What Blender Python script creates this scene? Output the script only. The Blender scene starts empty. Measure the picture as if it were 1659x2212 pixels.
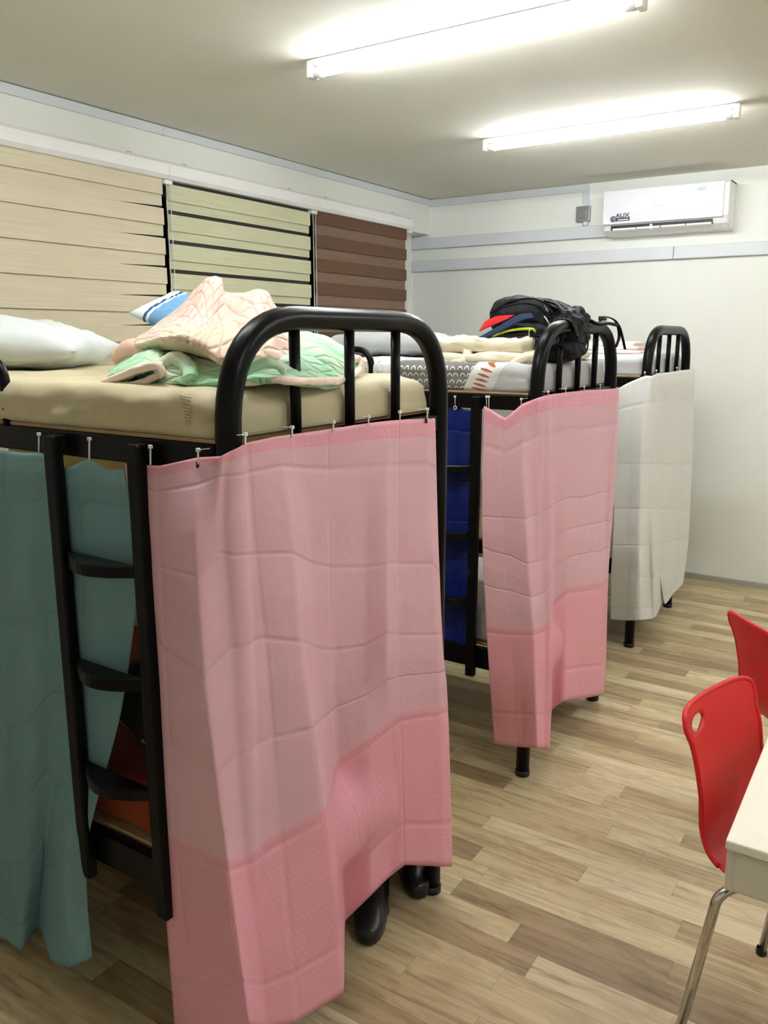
import bpy, bmesh, math, random
from mathutils import Vector, Matrix, noise
sc = bpy.context.scene
COL = sc.collection
R = math.radians
PI = math.pi

# ---------------------------------------------------------------- camera, exposure, world
CAM_H = 1.6; FPX = 1772.0; PITCH = 12.0; YAW = 33.03
cam = bpy.data.cameras.new('camera'); co = bpy.data.objects.new('camera', cam); COL.objects.link(co)
co.location = (0, 0, CAM_H); co.rotation_euler = (R(90-PITCH), 0, R(YAW))
cam.sensor_fit = 'VERTICAL'; cam.sensor_height = 24.0; cam.lens = FPX/2212*24.0; cam.clip_start = .02
sc.camera = co
sc.view_settings.view_transform = 'Standard'; sc.view_settings.look = 'None'
sc.view_settings.gamma = 1.0; sc.view_settings.use_curve_mapping = False
sc.view_settings.exposure = 1.75
sc.cycles.max_bounces = 10; sc.cycles.diffuse_bounces = 6; sc.cycles.transparent_max_bounces = 12
TUBE_STRENGTH = 26.0
w = bpy.data.worlds.new('night'); sc.world = w; w.use_nodes = True
w.node_tree.nodes['Background'].inputs[0].default_value = (.01, .012, .02, 1)
w.node_tree.nodes['Background'].inputs[1].default_value = .3
# lamp rows: the tubes run along X, one behind the other
TUBES = [(-1.43, 2.65), (-1.43, 4.115), (-1.43, 1.19), (1.05, 4.115), (1.05, 2.65), (1.05, 1.0)]

# ---------------------------------------------------------------- helpers
_F = Vector((-math.sin(R(YAW))*math.cos(R(PITCH)), math.cos(R(YAW))*math.cos(R(PITCH)), -math.sin(R(PITCH))))
_R = Vector((math.cos(R(YAW)), math.sin(R(YAW)), 0)); _U = _R.cross(_F)
def at(u, v, ax, val):
    """point of the real plane x|y|z = val that is seen at photo pixel u, v"""
    d = _F*FPX + _R*(u-829.5) - _U*(v-1106)
    i = 'xyz'.index(ax); C0 = Vector((0, 0, CAM_H))
    return C0 + d*((val-C0[i])/d[i])

def tag(o, label=None, cat=None, group=None, kind=None):
    if label: o['label'] = label
    if cat: o['category'] = cat
    if group: o['group'] = group
    if kind: o['kind'] = kind
    return o
def thing(name, label, cat, loc=(0,0,0), rz=0, group=None):
    o = bpy.data.objects.new(name, None); COL.objects.link(o)
    o.location = loc; o.rotation_euler = (0, 0, rz); o.empty_display_size = .05
    return tag(o, label, cat, group)
def link(name, me, mat, parent=None, world=True, smooth=False):
    """world=True: mesh coordinates are world coordinates"""
    o = bpy.data.objects.new(name, me); COL.objects.link(o)
    for m in (mat if isinstance(mat, (list, tuple)) else [mat]): me.materials.append(m)
    if smooth:
        for p in me.polygons: p.use_smooth = True
    if parent is not None:
        o.parent = parent
        if world:
            q = parent; T = Matrix()
            while q is not None:
                T = Matrix.LocRotScale(q.location, q.rotation_euler, q.scale) @ T; q = q.parent
            me.transform(T.inverted())
    else:   # put the origin on the thing
        if me.vertices:
            xs = [v.co for v in me.vertices]
            c = Vector((sum(v.x for v in xs)/len(xs), sum(v.y for v in xs)/len(xs), min(v.z for v in xs)))
            me.transform(Matrix.Translation(-c)); o.location = c
    return o
class MB:
    def __init__(s): s.bm = bmesh.new()
    def box(s, a, b, bev=0, seg=2, mi=0, rot=None):
        a = Vector(a); b = Vector(b); tb_ = bmesh.new()
        bmesh.ops.create_cube(tb_, size=1.0); sz = b-a; c = (a+b)/2
        for v in tb_.verts: v.co = Vector((v.co.x*sz.x, v.co.y*sz.y, v.co.z*sz.z))
        bev = min(bev, min(abs(q) for q in sz)*.49)
        if bev > 0: bmesh.ops.bevel(tb_, geom=list(tb_.edges), offset=bev, segments=seg, affect='EDGES', profile=.5)
        mp = {v: s.bm.verts.new(c+(rot @ v.co if rot else v.co)) for v in tb_.verts}
        for f in tb_.faces: s.bm.faces.new([mp[v] for v in f.verts]).material_index = mi
        tb_.free(); return s
    def tube(s, pts, r, seg=14, caps=True, mi=0, closed=False, flat=None):
        """flat=(wide, thin): a strap instead of a round tube"""
        pts = [Vector(p) for p in pts]; n = len(pts); rings = []
        prev = None
        for i, p in enumerate(pts):
            if closed: t = pts[(i+1) % n]-pts[i-1]
            else: t = pts[min(i+1, n-1)]-pts[max(i-1, 0)]
            if t.length < 1e-9: t = Vector((0, 0, 1))
            t.normalize()
            if prev is None:
                a = Vector((0, 0, 1)) if abs(t.z) < .9 else Vector((1, 0, 0))
                nrm = (a - t*a.dot(t)).normalized()
            else:
                nrm = (prev - t*prev.dot(t)).normalized()
            prev = nrm; bi = t.cross(nrm)
            rr = r[i] if isinstance(r, (list, tuple)) else r
            ring = []
            for k in range(seg):
                a = 2*PI*k/seg
                if flat: ca, sa = math.cos(a), math.sin(a); q = p + bi*(flat[0]*.5*(abs(ca)**.4)*(1 if ca > 0 else -1)) + nrm*(flat[1]*.5*sa)
                else: q = p + nrm*(rr*math.cos(a)) + bi*(rr*math.sin(a))
                v = s.bm.verts.new(q); v.tag = True; ring.append(v)
            rings.append(ring)
        m = n if closed else n-1
        for i in range(m):
            A, B = rings[i], rings[(i+1) % n]
            for k in range(seg):
                f = s.bm.faces.new((A[k], A[(k+1) % seg], B[(k+1) % seg], B[k])); f.material_index = mi; f.smooth = True; f.tag = True
        if caps and not closed:
            for ring, rev in ((rings[0], True), (rings[-1], False)):
                f = s.bm.faces.new(ring[::-1] if rev else ring); f.material_index = mi; f.tag = True
        return s
    def grid(s, P, mi=0, uv=None, closed_u=False):
        """P: rows of points; uv: same shape of (u, v)"""
        V = [[s.bm.verts.new(p) for p in row] for row in P]
        for row in V:
            for v in row: v.tag = True
        L = s.bm.loops.layers.uv.verify() if uv else None
        nr, nc = len(P), len(P[0])
        for i in range(nr-1):
            for j in range(nc if closed_u else nc-1):
                j2 = (j+1) % nc
                f = s.bm.faces.new((V[i][j], V[i+1][j], V[i+1][j2], V[i][j2])); f.smooth = True; f.material_index = mi; f.tag = True
                if uv:
                    for lp, (a, b) in zip(f.loops, ((i, j), (i+1, j), (i+1, j2), (i, j2))): lp[L].uv = uv[a][b]
        return s
    def lathe(s, prof, c, seg=20, mi=0, axis='z', squash=1):
        rows = []
        for r_, z in prof:
            rows.append([Vector(c) + (Vector((r_*math.cos(2*PI*k/seg), r_*squash*math.sin(2*PI*k/seg), z)) if axis == 'z' else Vector((z, r_*math.cos(2*PI*k/seg), r_*math.sin(2*PI*k/seg)))) for k in range(seg)])
        return s.grid(rows, mi, closed_u=True)
    def build(s, name, mat, parent=None, world=True, smooth=False, weld=0):
        if weld: bmesh.ops.remove_doubles(s.bm, verts=s.bm.verts, dist=weld)
        bmesh.ops.recalc_face_normals(s.bm, faces=s.bm.faces)
        me = bpy.data.meshes.new(name); s.bm.to_mesh(me); s.bm.free()
        return link(name, me, mat, parent, world, smooth)
def struct(name, mb, mat, parent=None):
    o = mb.build(name, mat, parent)
    if parent is None: o['kind'] = 'structure'
    return o
def cr(p0, p1, p2, p3, t):
    return .5*((2*p1) + (p2-p0)*t + (2*p0-5*p1+4*p2-p3)*t*t + (3*p1-p0-3*p2+p3)*t**3)
def spline(pts, n=8, k=1.0):
    pts = [Vector(p) for p in pts]; out = []
    for i in range(len(pts)-1):
        p0 = pts[max(i-1, 0)]; p3 = pts[min(i+2, len(pts)-1)]
        for j in range(n):
            t = j/n; a = cr(p0, pts[i], pts[i+1], p3, t); b = pts[i].lerp(pts[i+1], t)
            out.append(b.lerp(a, k))
    out.append(pts[-1]); return out
def fillet(pts, r, n=6):
    """rounded polyline"""
    pts = [Vector(p) for p in pts]; out = [pts[0]]
    for i in range(1, len(pts)-1):
        rr = r[i-1] if isinstance(r, (list, tuple)) else r
        a = (pts[i-1]-pts[i]); b = (pts[i+1]-pts[i]); 
        d = min(rr, a.length*.49, b.length*.49); A = pts[i]+a.normalized()*d; B = pts[i]+b.normalized()*d
        for j in range(n+1):
            t = j/n; out.append(A.lerp(pts[i], t).lerp(pts[i].lerp(B, t), t))
    out.append(pts[-1]); return out
def fbm(p, s, sc_=1.0, seed=0):
    return noise.fractal(Vector(p)*sc_ + Vector((seed*7.3, seed*3.1, seed*1.7)), .6, 2.0, 4)*s
def solid(o, t, off=0):
    m = o.modifiers.new('thickness', 'SOLIDIFY'); m.thickness = t; m.offset = off; return o
def subd(o, n=1):
    m = o.modifiers.new('smooth', 'SUBSURF'); m.levels = n; m.render_levels = n; return o

# ---------------------------------------------------------------- materials
class NT:
    def __init__(s, name):
        s.m = bpy.data.materials.new(name); s.m.use_nodes = True; s.t = s.m.node_tree; s.n = s.t.nodes
        s.b = s.n['Principled BSDF']; s.out = s.n['Material Output']
    def node(s, typ, **kw):
        n = s.n.new(typ)
        for k, v in kw.items(): setattr(n, k, v)
        return n
    def set(s, sock, val):
        if isinstance(val, bpy.types.NodeSocket): s.t.links.new(val, sock)
        elif isinstance(val, (tuple, list)) and len(val) == 3 and sock.type == 'RGBA': sock.default_value = (*val, 1)
        else: sock.default_value = val
    def math(s, op, a, b=0, c=0):
        n = s.node('ShaderNodeMath', operation=op); s.set(n.inputs[0], a); s.set(n.inputs[1], b)
        if op in ('MULTIPLY_ADD', 'COMPARE', 'SMOOTH_MIN'): s.set(n.inputs[2], c)
        return n.outputs[0]
    def coord(s, kind='Object'): return s.node('ShaderNodeTexCoord').outputs[kind]
    def xyz(s, v):
        n = s.node('ShaderNodeSeparateXYZ'); s.set(n.inputs[0], v); return n.outputs
    def comb(s, x, y, z=0):
        n = s.node('ShaderNodeCombineXYZ'); s.set(n.inputs[0], x); s.set(n.inputs[1], y); s.set(n.inputs[2], z); return n.outputs[0]
    def noise(s, v, scale=5, detail=4, rough=.55, dist=0, col=False):
        n = s.node('ShaderNodeTexNoise'); s.set(n.inputs['Vector'], v)
        n.inputs['Scale'].default_value = scale; n.inputs['Detail'].default_value = detail; n.inputs['Roughness'].default_value = rough; n.inputs['Distortion'].default_value = dist
        return n.outputs[1 if col else 0]
    def ramp(s, f, stops, interp='LINEAR'):
        n = s.node('ShaderNodeValToRGB'); s.set(n.inputs[0], f); e = n.color_ramp.elements; n.color_ramp.interpolation = interp
        while len(e) < len(stops): e.new(.5)
        for el, (p, c) in zip(e, stops): el.position = p; el.color = (*c, 1) if len(c) == 3 else c
        return n.outputs[0]
    def mix(s, f, a, b, blend='MIX'):
        n = s.node('ShaderNodeMix', data_type='RGBA', blend_type=blend); s.set(n.inputs[0], f); s.set(n.inputs[6], a); s.set(n.inputs[7], b); return n.outputs[2]
    def white(s, v):
        n = s.node('ShaderNodeTexWhiteNoise', noise_dimensions='3D'); s.set(n.inputs[0], v); return n.outputs[0]
    def bump(s, h, strength=.3, dist=.002):
        n = s.node('ShaderNodeBump'); s.set(n.inputs['Height'], h); n.inputs['Strength'].default_value = strength; n.inputs['Distance'].default_value = dist
        s.t.links.new(n.outputs[0], s.b.inputs['Normal']); return n.outputs[0]
    def p(s, **kw):
        for k, v in kw.items(): s.set(s.b.inputs[k.replace('_', ' ')], v)
        return s
def c(r, g, b):   # sRGB 0-255 -> linear
    f = lambda x: (x/255/12.92) if x/255 <= .04045 else ((x/255+.055)/1.055)**2.4
    return (f(r), f(g), f(b))
def plain(name, col, rough=.6, metal=0, var=.04, scale=8, bump=0, bscale=60, spec=.5, coat=0):
    t = NT(name); o = t.coord()
    n = t.noise(o, scale)
    k = 1-var
    t.p(Base_Color=t.ramp(n, [(.3, tuple(x*k for x in col)), (.7, tuple(min(1, x*(1+var)) for x in col))]), Roughness=rough, Metallic=metal)
    t.b.inputs['Specular IOR Level'].default_value = spec; t.b.inputs['Coat Weight'].default_value = coat
    if bump: t.bump(t.noise(o, bscale, 3), bump)
    return t.m

M = {}
M['wall'] = plain('wall paint', c(230, 232, 226), .75, var=.02, scale=1.5, bump=.08, bscale=90)
M['ceiling'] = plain('ceiling paint', c(220, 219, 208), .8, var=.025, scale=.9, bump=.15, bscale=7)
M['trunking'] = plain('grey white plastic', c(208, 213, 218), .45, var=.02)
M['white_plastic'] = plain('white plastic', c(238, 238, 238), .35, var=.015)
M['black_metal'] = plain('black powder coat', (.0035, .0035, .004), .3, var=.1, bump=.03, bscale=200, spec=.14)
M['black_matte'] = plain('black matte', (.004, .004, .005), .5, var=.1)
M['chrome'] = plain('chrome', (.62, .60, .56), .13, metal=1, var=.05)
M['alu'] = plain('aluminium frame', c(150, 150, 145), .4, metal=.6)
M['skirt'] = plain('metal skirting', c(175, 175, 165), .4, metal=.4)
M['plywood'] = plain('plywood', c(172, 145, 104), .6, var=.15, scale=20)
M['red_plastic'] = plain('red plastic', c(205, 14, 22), .45, var=.02, bump=.05, bscale=300)
M['zip_tie'] = plain('zip tie nylon', c(235, 235, 232), .4)
M['table_top'] = plain('table laminate', c(232, 226, 212), .4, var=.02)
M['table_edge'] = plain('table edge', c(205, 200, 185), .5, var=.03)

def floor_mat():
    t = NT('wood vinyl floor'); o = t.coord(); x, y, z = t.xyz(o)
    RW = .0875; PL = .62
    row = t.math('FLOOR', t.math('DIVIDE', y, RW))
    rr = t.white(t.comb(row, 3.3, 0))
    xs = t.math('ADD', t.math('DIVIDE', x, PL), t.math('MULTIPLY', rr, 7.0))
    colm = t.math('FLOOR', xs)
    rnd = t.white(t.comb(row, colm, 5)); rnd2 = t.white(t.comb(row, colm, 9))
    g1 = t.noise(t.comb(t.math('MULTIPLY_ADD', x, 2.2, t.math('MULTIPLY', rnd, 30)), t.math('MULTIPLY', y, 42), rnd2), 1, 6, .6, .8)
    g2 = t.noise(t.comb(t.math('MULTIPLY_ADD', x, 5, t.math('MULTIPLY', rnd2, 20)), t.math('MULTIPLY', y, 16), rnd), 1, 4, .6, 1.5)
    base = t.ramp(rnd, [(0, c(158, 138, 108)), (.25, c(184, 165, 130)), (.6, c(203, 187, 150)), (1, c(222, 210, 178))])
    f = t.ramp(g1, [(.3, (.5, .44, .37)), (.48, (.9, .88, .84)), (.7, (1.06, 1.06, 1.04))])
    f2 = t.ramp(g2, [(.3, (.72, .66, .6)), (.55, (1, 1, 1))])
    colr = t.mix(.85, t.mix(.9, base, f, 'MULTIPLY'), f2, 'MULTIPLY')
    ty = t.math('FRACT', t.math('DIVIDE', y, RW)); tx = t.math('FRACT', xs)
    e = t.math('MINIMUM', t.math('MINIMUM', ty, t.math('SUBTRACT', 1, ty)), t.math('MULTIPLY', t.math('MINIMUM', tx, t.math('SUBTRACT', 1, tx)), PL/RW))
    gap = t.math('LESS_THAN', e, .012)
    colr = t.mix(t.math('MULTIPLY', gap, .35), colr, (.12, .08, .05))
    t.p(Base_Color=colr, Roughness=t.math('MULTIPLY_ADD', g1, .15, .38)); t.bump(t.math('MULTIPLY_ADD', gap, -1, t.math('MULTIPLY', g1, .3)), .15, .001)
    return t.m
M['floor'] = floor_mat()

def curtain_mat(name, up, low, seam=.73, through=.12, dots=True, trans=.35, hem=.035):
    """thin polyester: translucent single layer above, doubled cloth below the seam; woven dots"""
    t = NT(name); uv = t.coord('UV'); u, v, _ = t.xyz(uv)       # u in metres, v 0..1 from the top
    band = t.math('MAXIMUM', t.math('GREATER_THAN', v, seam), t.math('LESS_THAN', v, hem))
    vm = t.math('MULTIPLY', v, 1.3)
    a = t.math('MULTIPLY', u, 95); b = t.math('MULTIPLY', vm, 95)
    bi = t.math('FLOOR', b); a2 = t.math('ADD', a, t.math('MULTIPLY', bi, .5))
    fa = t.math('ABSOLUTE', t.math('SUBTRACT', t.math('FRACT', a2), .5)); fb = t.math('ABSOLUTE', t.math('SUBTRACT', t.math('FRACT', b), .5))
    dot = t.math('LESS_THAN', t.math('ADD', t.math('MULTIPLY', fa, 1.6), fb), .30)
    n1 = t.noise(uv, 3, 3)
    base = t.mix(band, up, low)
    if dots: base = t.mix(t.math('MULTIPLY', dot, .22), base, tuple(min(1, x*1.25+.08) for x in up))
    # creases from the packet: fold lines every ~0.21 m both ways
    fv = t.math('ABSOLUTE', t.math('SUBTRACT', t.math('FRACT', t.math('MULTIPLY_ADD', vm, 4.6, t.math('MULTIPLY', n1, .08))), .5))
    fu = t.math('ABSOLUTE', t.math('SUBTRACT', t.math('FRACT', t.math('MULTIPLY_ADD', u, 3.6, .2)), .5))
    sl = t.node('ShaderNodeMapRange', interpolation_type='SMOOTHSTEP'); t.set(sl.inputs[0], fv); sl.inputs[1].default_value = 0; sl.inputs[2].default_value = .05
    su = t.node('ShaderNodeMapRange', interpolation_type='SMOOTHSTEP'); t.set(su.inputs[0], fu); su.inputs[1].default_value = 0; su.inputs[2].default_value = .04
    wr = t.noise(uv, 9, 3, .5, .4)
    h = t.math('ADD', t.math('ADD', t.math('MULTIPLY', sl.outputs[0], .35), t.math('MULTIPLY', su.outputs[0], .2)), t.math('MULTIPLY', wr, .9))
    h = t.math('ADD', h, t.math('ADD', t.math('MULTIPLY', fv, 1.1), t.math('MULTIPLY', fu, 1.5)))
    if dots: h = t.math('MULTIPLY_ADD', dot, .04, h)
    edge = t.math('LESS_THAN', t.math('ABSOLUTE', t.math('SUBTRACT', v, seam+.004)), .004)
    h = t.math('MULTIPLY_ADD', edge, .35, h)
    t.p(Base_Color=base, Roughness=t.math('SUBTRACT', .5, t.math('MULTIPLY', dot, .22)) if dots else .5)
    t.b.inputs['Specular IOR Level'].default_value = .45
    nb = t.bump(h, .6, .009)
    tr = t.node('ShaderNodeBsdfTranslucent'); t.set(tr.inputs[0], base); t.t.links.new(nb, tr.inputs['Normal'])
    m1 = t.node('ShaderNodeMixShader'); t.set(m1.inputs[0], t.math('MULTIPLY_ADD', band, -.12, trans)); t.t.links.new(t.b.outputs[0], m1.inputs[1]); t.t.links.new(tr.outputs[0], m1.inputs[2])
    tp = t.node('ShaderNodeBsdfTransparent')
    m2 = t.node('ShaderNodeMixShader'); t.set(m2.inputs[0], t.math('MULTIPLY_ADD', band, -through, through)); t.t.links.new(m1.outputs[0], m2.inputs[1]); t.t.links.new(tp.outputs[0], m2.inputs[2])
    t.t.links.new(m2.outputs[0], t.out.inputs['Surface'])
    return t.m
M['pink_curtain'] = curtain_mat('pink curtain', c(246, 202, 216), c(238, 168, 186), through=.09, trans=.22)
M['teal_curtain'] = curtain_mat('teal curtain', c(136, 178, 186), c(136, 178, 186), seam=1.2, through=.06)
M['blue_curtain'] = curtain_mat('blue curtain', c(4, 36, 132), c(4, 36, 132), seam=1.2, through=.0)
M['white_curtain'] = curtain_mat('white curtain', c(244, 244, 243), c(244, 244, 243), seam=1.2, through=.02, trans=.2)

def cloth(name, col, rough=.85, var=.04, wrinkle=.35, scale=7, weave=0, quilt=0, trans=0):
    t = NT(name); o = t.coord()
    n = t.noise(o, scale, 5, .55, .6)
    if isinstance(col, list): colr = t.ramp(t.noise(o, 2.6, 1, .4), [(p, q) for p, q in col])
    else: colr = t.ramp(n, [(.3, tuple(x*(1-var) for x in col)), (.7, tuple(min(1, x*(1+var)) for x in col))])
    h = n
    if quilt:
        u, v, _ = t.xyz(t.coord('UV'))
        a = t.math('ADD', u, v); b = t.math('SUBTRACT', u, v)
        fa = t.math('ABSOLUTE', t.math('SUBTRACT', t.math('FRACT', t.math('MULTIPLY', a, quilt)), .5)); fb = t.math('ABSOLUTE', t.math('SUBTRACT', t.math('FRACT', t.math('MULTIPLY', b, quilt)), .5))
        mn = t.math('MINIMUM', fa, fb)
        q = t.math('POWER', t.math('MINIMUM', t.math('MULTIPLY', mn, 4.0), 1), .45)
        h = t.math('MULTIPLY_ADD', q, 1.6, t.math('MULTIPLY', n, .5))
    t.p(Base_Color=colr, Roughness=rough); t.b.inputs['Specular IOR Level'].default_value = .2
    if isinstance(col, list) or max(col) > .05: t.b.inputs['Sheen Weight'].default_value = .12
    else: t.b.inputs['Specular IOR Level'].default_value = .12
    t.bump(h, wrinkle, .012 if not quilt else .010)
    return t.m
M['beige_sheet'] = cloth('beige fitted sheet', c(194, 184, 152), .6, wrinkle=.3, scale=4)
M['white_pillow'] = cloth('white pillowcase', c(206, 211, 212), .7, wrinkle=.3, scale=6)
M['pink_quilt'] = cloth('pastel pink quilt', [(.35, c(232, 192, 180)), (.56, c(234, 197, 184)), (.72, c(230, 210, 178))], wrinkle=.55, quilt=2.4)
M['green_quilt'] = cloth('pastel green quilt', [(.3, c(208, 224, 196)), (.46, c(160, 214, 172)), (.58, c(180, 222, 190)), (.72, c(232, 206, 196))], wrinkle=.5, quilt=2.4)
M['quilt_edge'] = cloth('quilt piped edge', c(247, 226, 214), wrinkle=.5, scale=18)
M['cream_blanket'] = cloth('cream blanket', c(228, 220, 194), wrinkle=.5, scale=12)
M['pale_blanket'] = cloth('pale pink blanket', [(.4, c(240, 225, 215)), (.55, c(235, 205, 200)), (.7, c(240, 235, 225))], wrinkle=.4, scale=12)
M['red_blanket'] = cloth('dark red blanket', [(.35, c(120, 32, 18)), (.6, c(140, 60, 14))], wrinkle=.4)
M['grey_pillow'] = cloth('grey pillowcase', c(166, 169, 170), .7, wrinkle=.3)
M['grey_sheet'] = cloth('pale grey mattress cover', c(195, 198, 200), .7, wrinkle=.3)
M['black_fabric'] = cloth('black nylon', (.007, .007, .009), .5, wrinkle=.6, scale=30)
M['dark_fabric'] = cloth('charcoal nylon', (.011, .0115, .013), .6, wrinkle=.6, scale=30)
M['navy'] = cloth('navy webbing', c(8, 32, 68), .6, wrinkle=.3)
M['red_fabric'] = cloth('red webbing', c(190, 20, 26), .6, wrinkle=.3)
M['lime'] = cloth('lime zip tape', c(175, 200, 40), .5, wrinkle=.2)
M['yellow'] = cloth('yellow cloth', c(190, 165, 50), .8)
M['magenta'] = plain('magenta print', c(225, 60, 130), .7)
M['line_black'] = plain('black print', c(50, 52, 55), .7)
M['boot'] = plain('black leather', (.01, .01, .011), .35, var=.1, bump=.2, bscale=40)

def floral_mat():
    t = NT('black floral cloth'); o = t.coord(); n = t.noise(o, 14, 3, .6, 1.2)
    t.p(Base_Color=t.ramp(n, [(.0, (.008, .008, .01)), (.62, (.008, .008, .01)), (.65, c(150, 165, 140)), (.72, c(150, 165, 140)), (.75, c(150, 20, 40))]), Roughness=.8)
    return t.m
M['floral'] = floral_mat()
def printed_cover():
    """white and grey bed cover with arcs, a leaf and a column of brown strokes"""
    t = NT('printed bed cover'); o = t.coord('Object'); x, y, z = t.xyz(o)   # object coordinates: x from the foot end (0) towards the wall (negative)
    base = t.ramp(t.noise(o, 5, 3), [(.35, c(206, 207, 208)), (.65, c(228, 227, 226))])
    s = t.math('MULTIPLY_ADD', z, 1.0, t.math('MULTIPLY', y, -.35))
    xx = t.math('ADD', x, t.math('MULTIPLY', z, -.5))
    # rainbow arcs on grey
    S = 44
    rowi = t.math('FLOOR', t.math('MULTIPLY', s, S))
    a = t.math('ADD', t.math('MULTIPLY', x, S*.85), t.math('MULTIPLY', rowi, .5))
    jit = t.white(t.comb(t.math('FLOOR', a), rowi, 1))
    fa = t.math('SUBTRACT', t.math('FRACT', a), t.math('MULTIPLY_ADD', jit, .2, .4)); fb = t.math('SUBTRACT', t.math('FRACT', t.math('MULTIPLY', s, S)), .2)
    d = t.math('SQRT', t.math('ADD', t.math('MULTIPLY', fa, fa), t.math('MULTIPLY', t.math('MULTIPLY', fb, fb), .45)))
    ring = t.math('MULTIPLY', t.math('LESS_THAN', t.math('ABSOLUTE', t.math('SUBTRACT', d, .32)), .055), t.math('GREATER_THAN', fb, 0))
    grey = t.mix(ring, c(118, 116, 114), c(232, 230, 226))
    rng = t.math('MULTIPLY', t.math('LESS_THAN', xx, -.28), t.math('GREATER_THAN', xx, -.60))
    base = t.mix(rng, base, grey)
    # plain grey part towards the foot end
    foot = t.math('GREATER_THAN', xx, -.165)
    base = t.mix(foot, base, c(178, 179, 180))
    # brown strokes
    cxl = t.math('ABSOLUTE', t.math('SUBTRACT', xx, -.222)); 
    zz = t.math('FRACT', t.math('MULTIPLY', t.math('ADD', s, t.math('MULTIPLY', x, .25)), 52))
    st = t.math('MULTIPLY', t.math('LESS_THAN', cxl, .026), t.math('LESS_THAN', t.math('ABSOLUTE', t.math('SUBTRACT', zz, .5)), t.math('MULTIPLY_ADD', cxl, -6, .26)))
    base = t.mix(st, base, c(165, 92, 55))
    # thin leaf lines further up the bed
    wv = t.noise(o, 9, 1, .4, 2.5)
    ln = t.math('MULTIPLY', t.math('LESS_THAN', t.math('ABSOLUTE', t.math('SUBTRACT', wv, .5)), .006), t.math('LESS_THAN', xx, -.62))
    base = t.mix(ln, base, c(110, 108, 106))
    t.p(Base_Color=base, Roughness=.75); t.b.inputs['Specular IOR Level'].default_value = .2
    t.bump(t.noise(o, 5, 4, .5, .5), .4, .012)
    return t.m
M['printed'] = printed_cover()
def blind_mat(name, col, dark, sheer=0):
    t = NT(name); o = t.coord(); x, y, z = t.xyz(o)
    n = t.noise(t.comb(x, t.math('MULTIPLY', y, 2.5), t.math('MULTIPLY', z, 190)), 1, 4, .6)
    t.p(Base_Color=t.ramp(n, [(.3, dark), (.65, col)]), Roughness=.7)
    t.bump(n, .2, .001)
    if sheer:
        tp = t.node('ShaderNodeBsdfTransparent'); m2 = t.node('ShaderNodeMixShader'); m2.inputs[0].default_value = sheer
        t.t.links.new(t.b.outputs[0], m2.inputs[1]); t.t.links.new(tp.outputs[0], m2.inputs[2]); t.t.links.new(m2.outputs[0], t.out.inputs['Surface'])
    return t.m
M['blind_cream'] = blind_mat('cream blind', c(220, 210, 184), c(206, 196, 168))
M['blind_green'] = blind_mat('pale green blind', c(208, 207, 176), c(190, 190, 154))
M['blind_brown'] = blind_mat('brown blind', c(104, 74, 54), c(92, 64, 44))
M['sheer_dark'] = blind_mat('sheer dark mesh', c(60, 58, 56), c(50, 48, 46), .25)
M['sheer_brown'] = blind_mat('sheer brown mesh', c(140, 113, 94), c(126, 100, 82), .12)
def glass_mat():
    t = NT('window glass'); t.p(Base_Color=c(20, 24, 30), Roughness=.06); t.b.inputs['Transmission Weight'].default_value = .6; return t.m
M['glass'] = glass_mat()
def emit(name, col, s):
    t = NT(name); t.p(Base_Color=(.9, .9, .9)); t.set(t.b.inputs['Emission Color'], col); t.b.inputs['Emission Strength'].default_value = s; return t.m
M['tube'] = emit('lit tube', (.965, .99, 1.0), TUBE_STRENGTH)
M['blue_led'] = emit('blue led', c(60, 120, 235), 1.2)
M['ac_gloss'] = plain('glossy white panel', c(226, 226, 233), .004, var=.0)
M['navy_print'] = plain('navy print', c(35, 38, 70), .4)
M['grey_print'] = plain('grey print', c(120, 125, 135), .4)
M['green_print'] = plain('green print', c(130, 190, 160), .4)
M['switch_grey'] = plain('grey metal switch', c(140, 142, 140), .35, metal=.5)
M['sky_blue'] = plain('sky blue cloth', c(98, 150, 188), .8)
M['star_grey'] = plain('grey blue print', c(110, 130, 150), .8)
M['navy_line'] = plain('navy stripe', c(30, 75, 130), .8)

# ---------------------------------------------------------------- room
XL, XR, YB, YF, ZC = -3.24, 3.1, 5.62, -2.2, 2.606
XW = -3.385
struct('floor', MB().box((XW-.3, YF-.1, -.1), (XR+.1, YB+.1, 0)), M['floor'])
struct('ceiling', MB().box((XW-.3, YF-.1, ZC), (XR+.1, YB+.1, ZC+.1)), M['ceiling'])
struct('wall_back', MB().box((XW-.3, YB, 0), (XR+.1, YB+.12, ZC)), M['wall'])
struct('wall_front', MB().box((XW-.3, YF-.12, 0), (XR+.1, YF, ZC)), M['wall'])
struct('wall_right', MB().box((XR, YF, 0), (XR+.12, YB, ZC)), M['wall'])
ww = MB().box((XW-.2, YF, 2.356), (XL, YB, ZC)).box((XW-.2, YF, 0), (XW, YB, .95))
ww.box((XW-.2, 5.40, .95), (XW, YB, 2.356)).box((XW-.2, YF, .95), (XW, .1, 2.356))
struct('wall_left', ww, M['wall'])
wins = [(.1, 2.93), (2.93, 4.10), (4.10, 5.40)]
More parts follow.
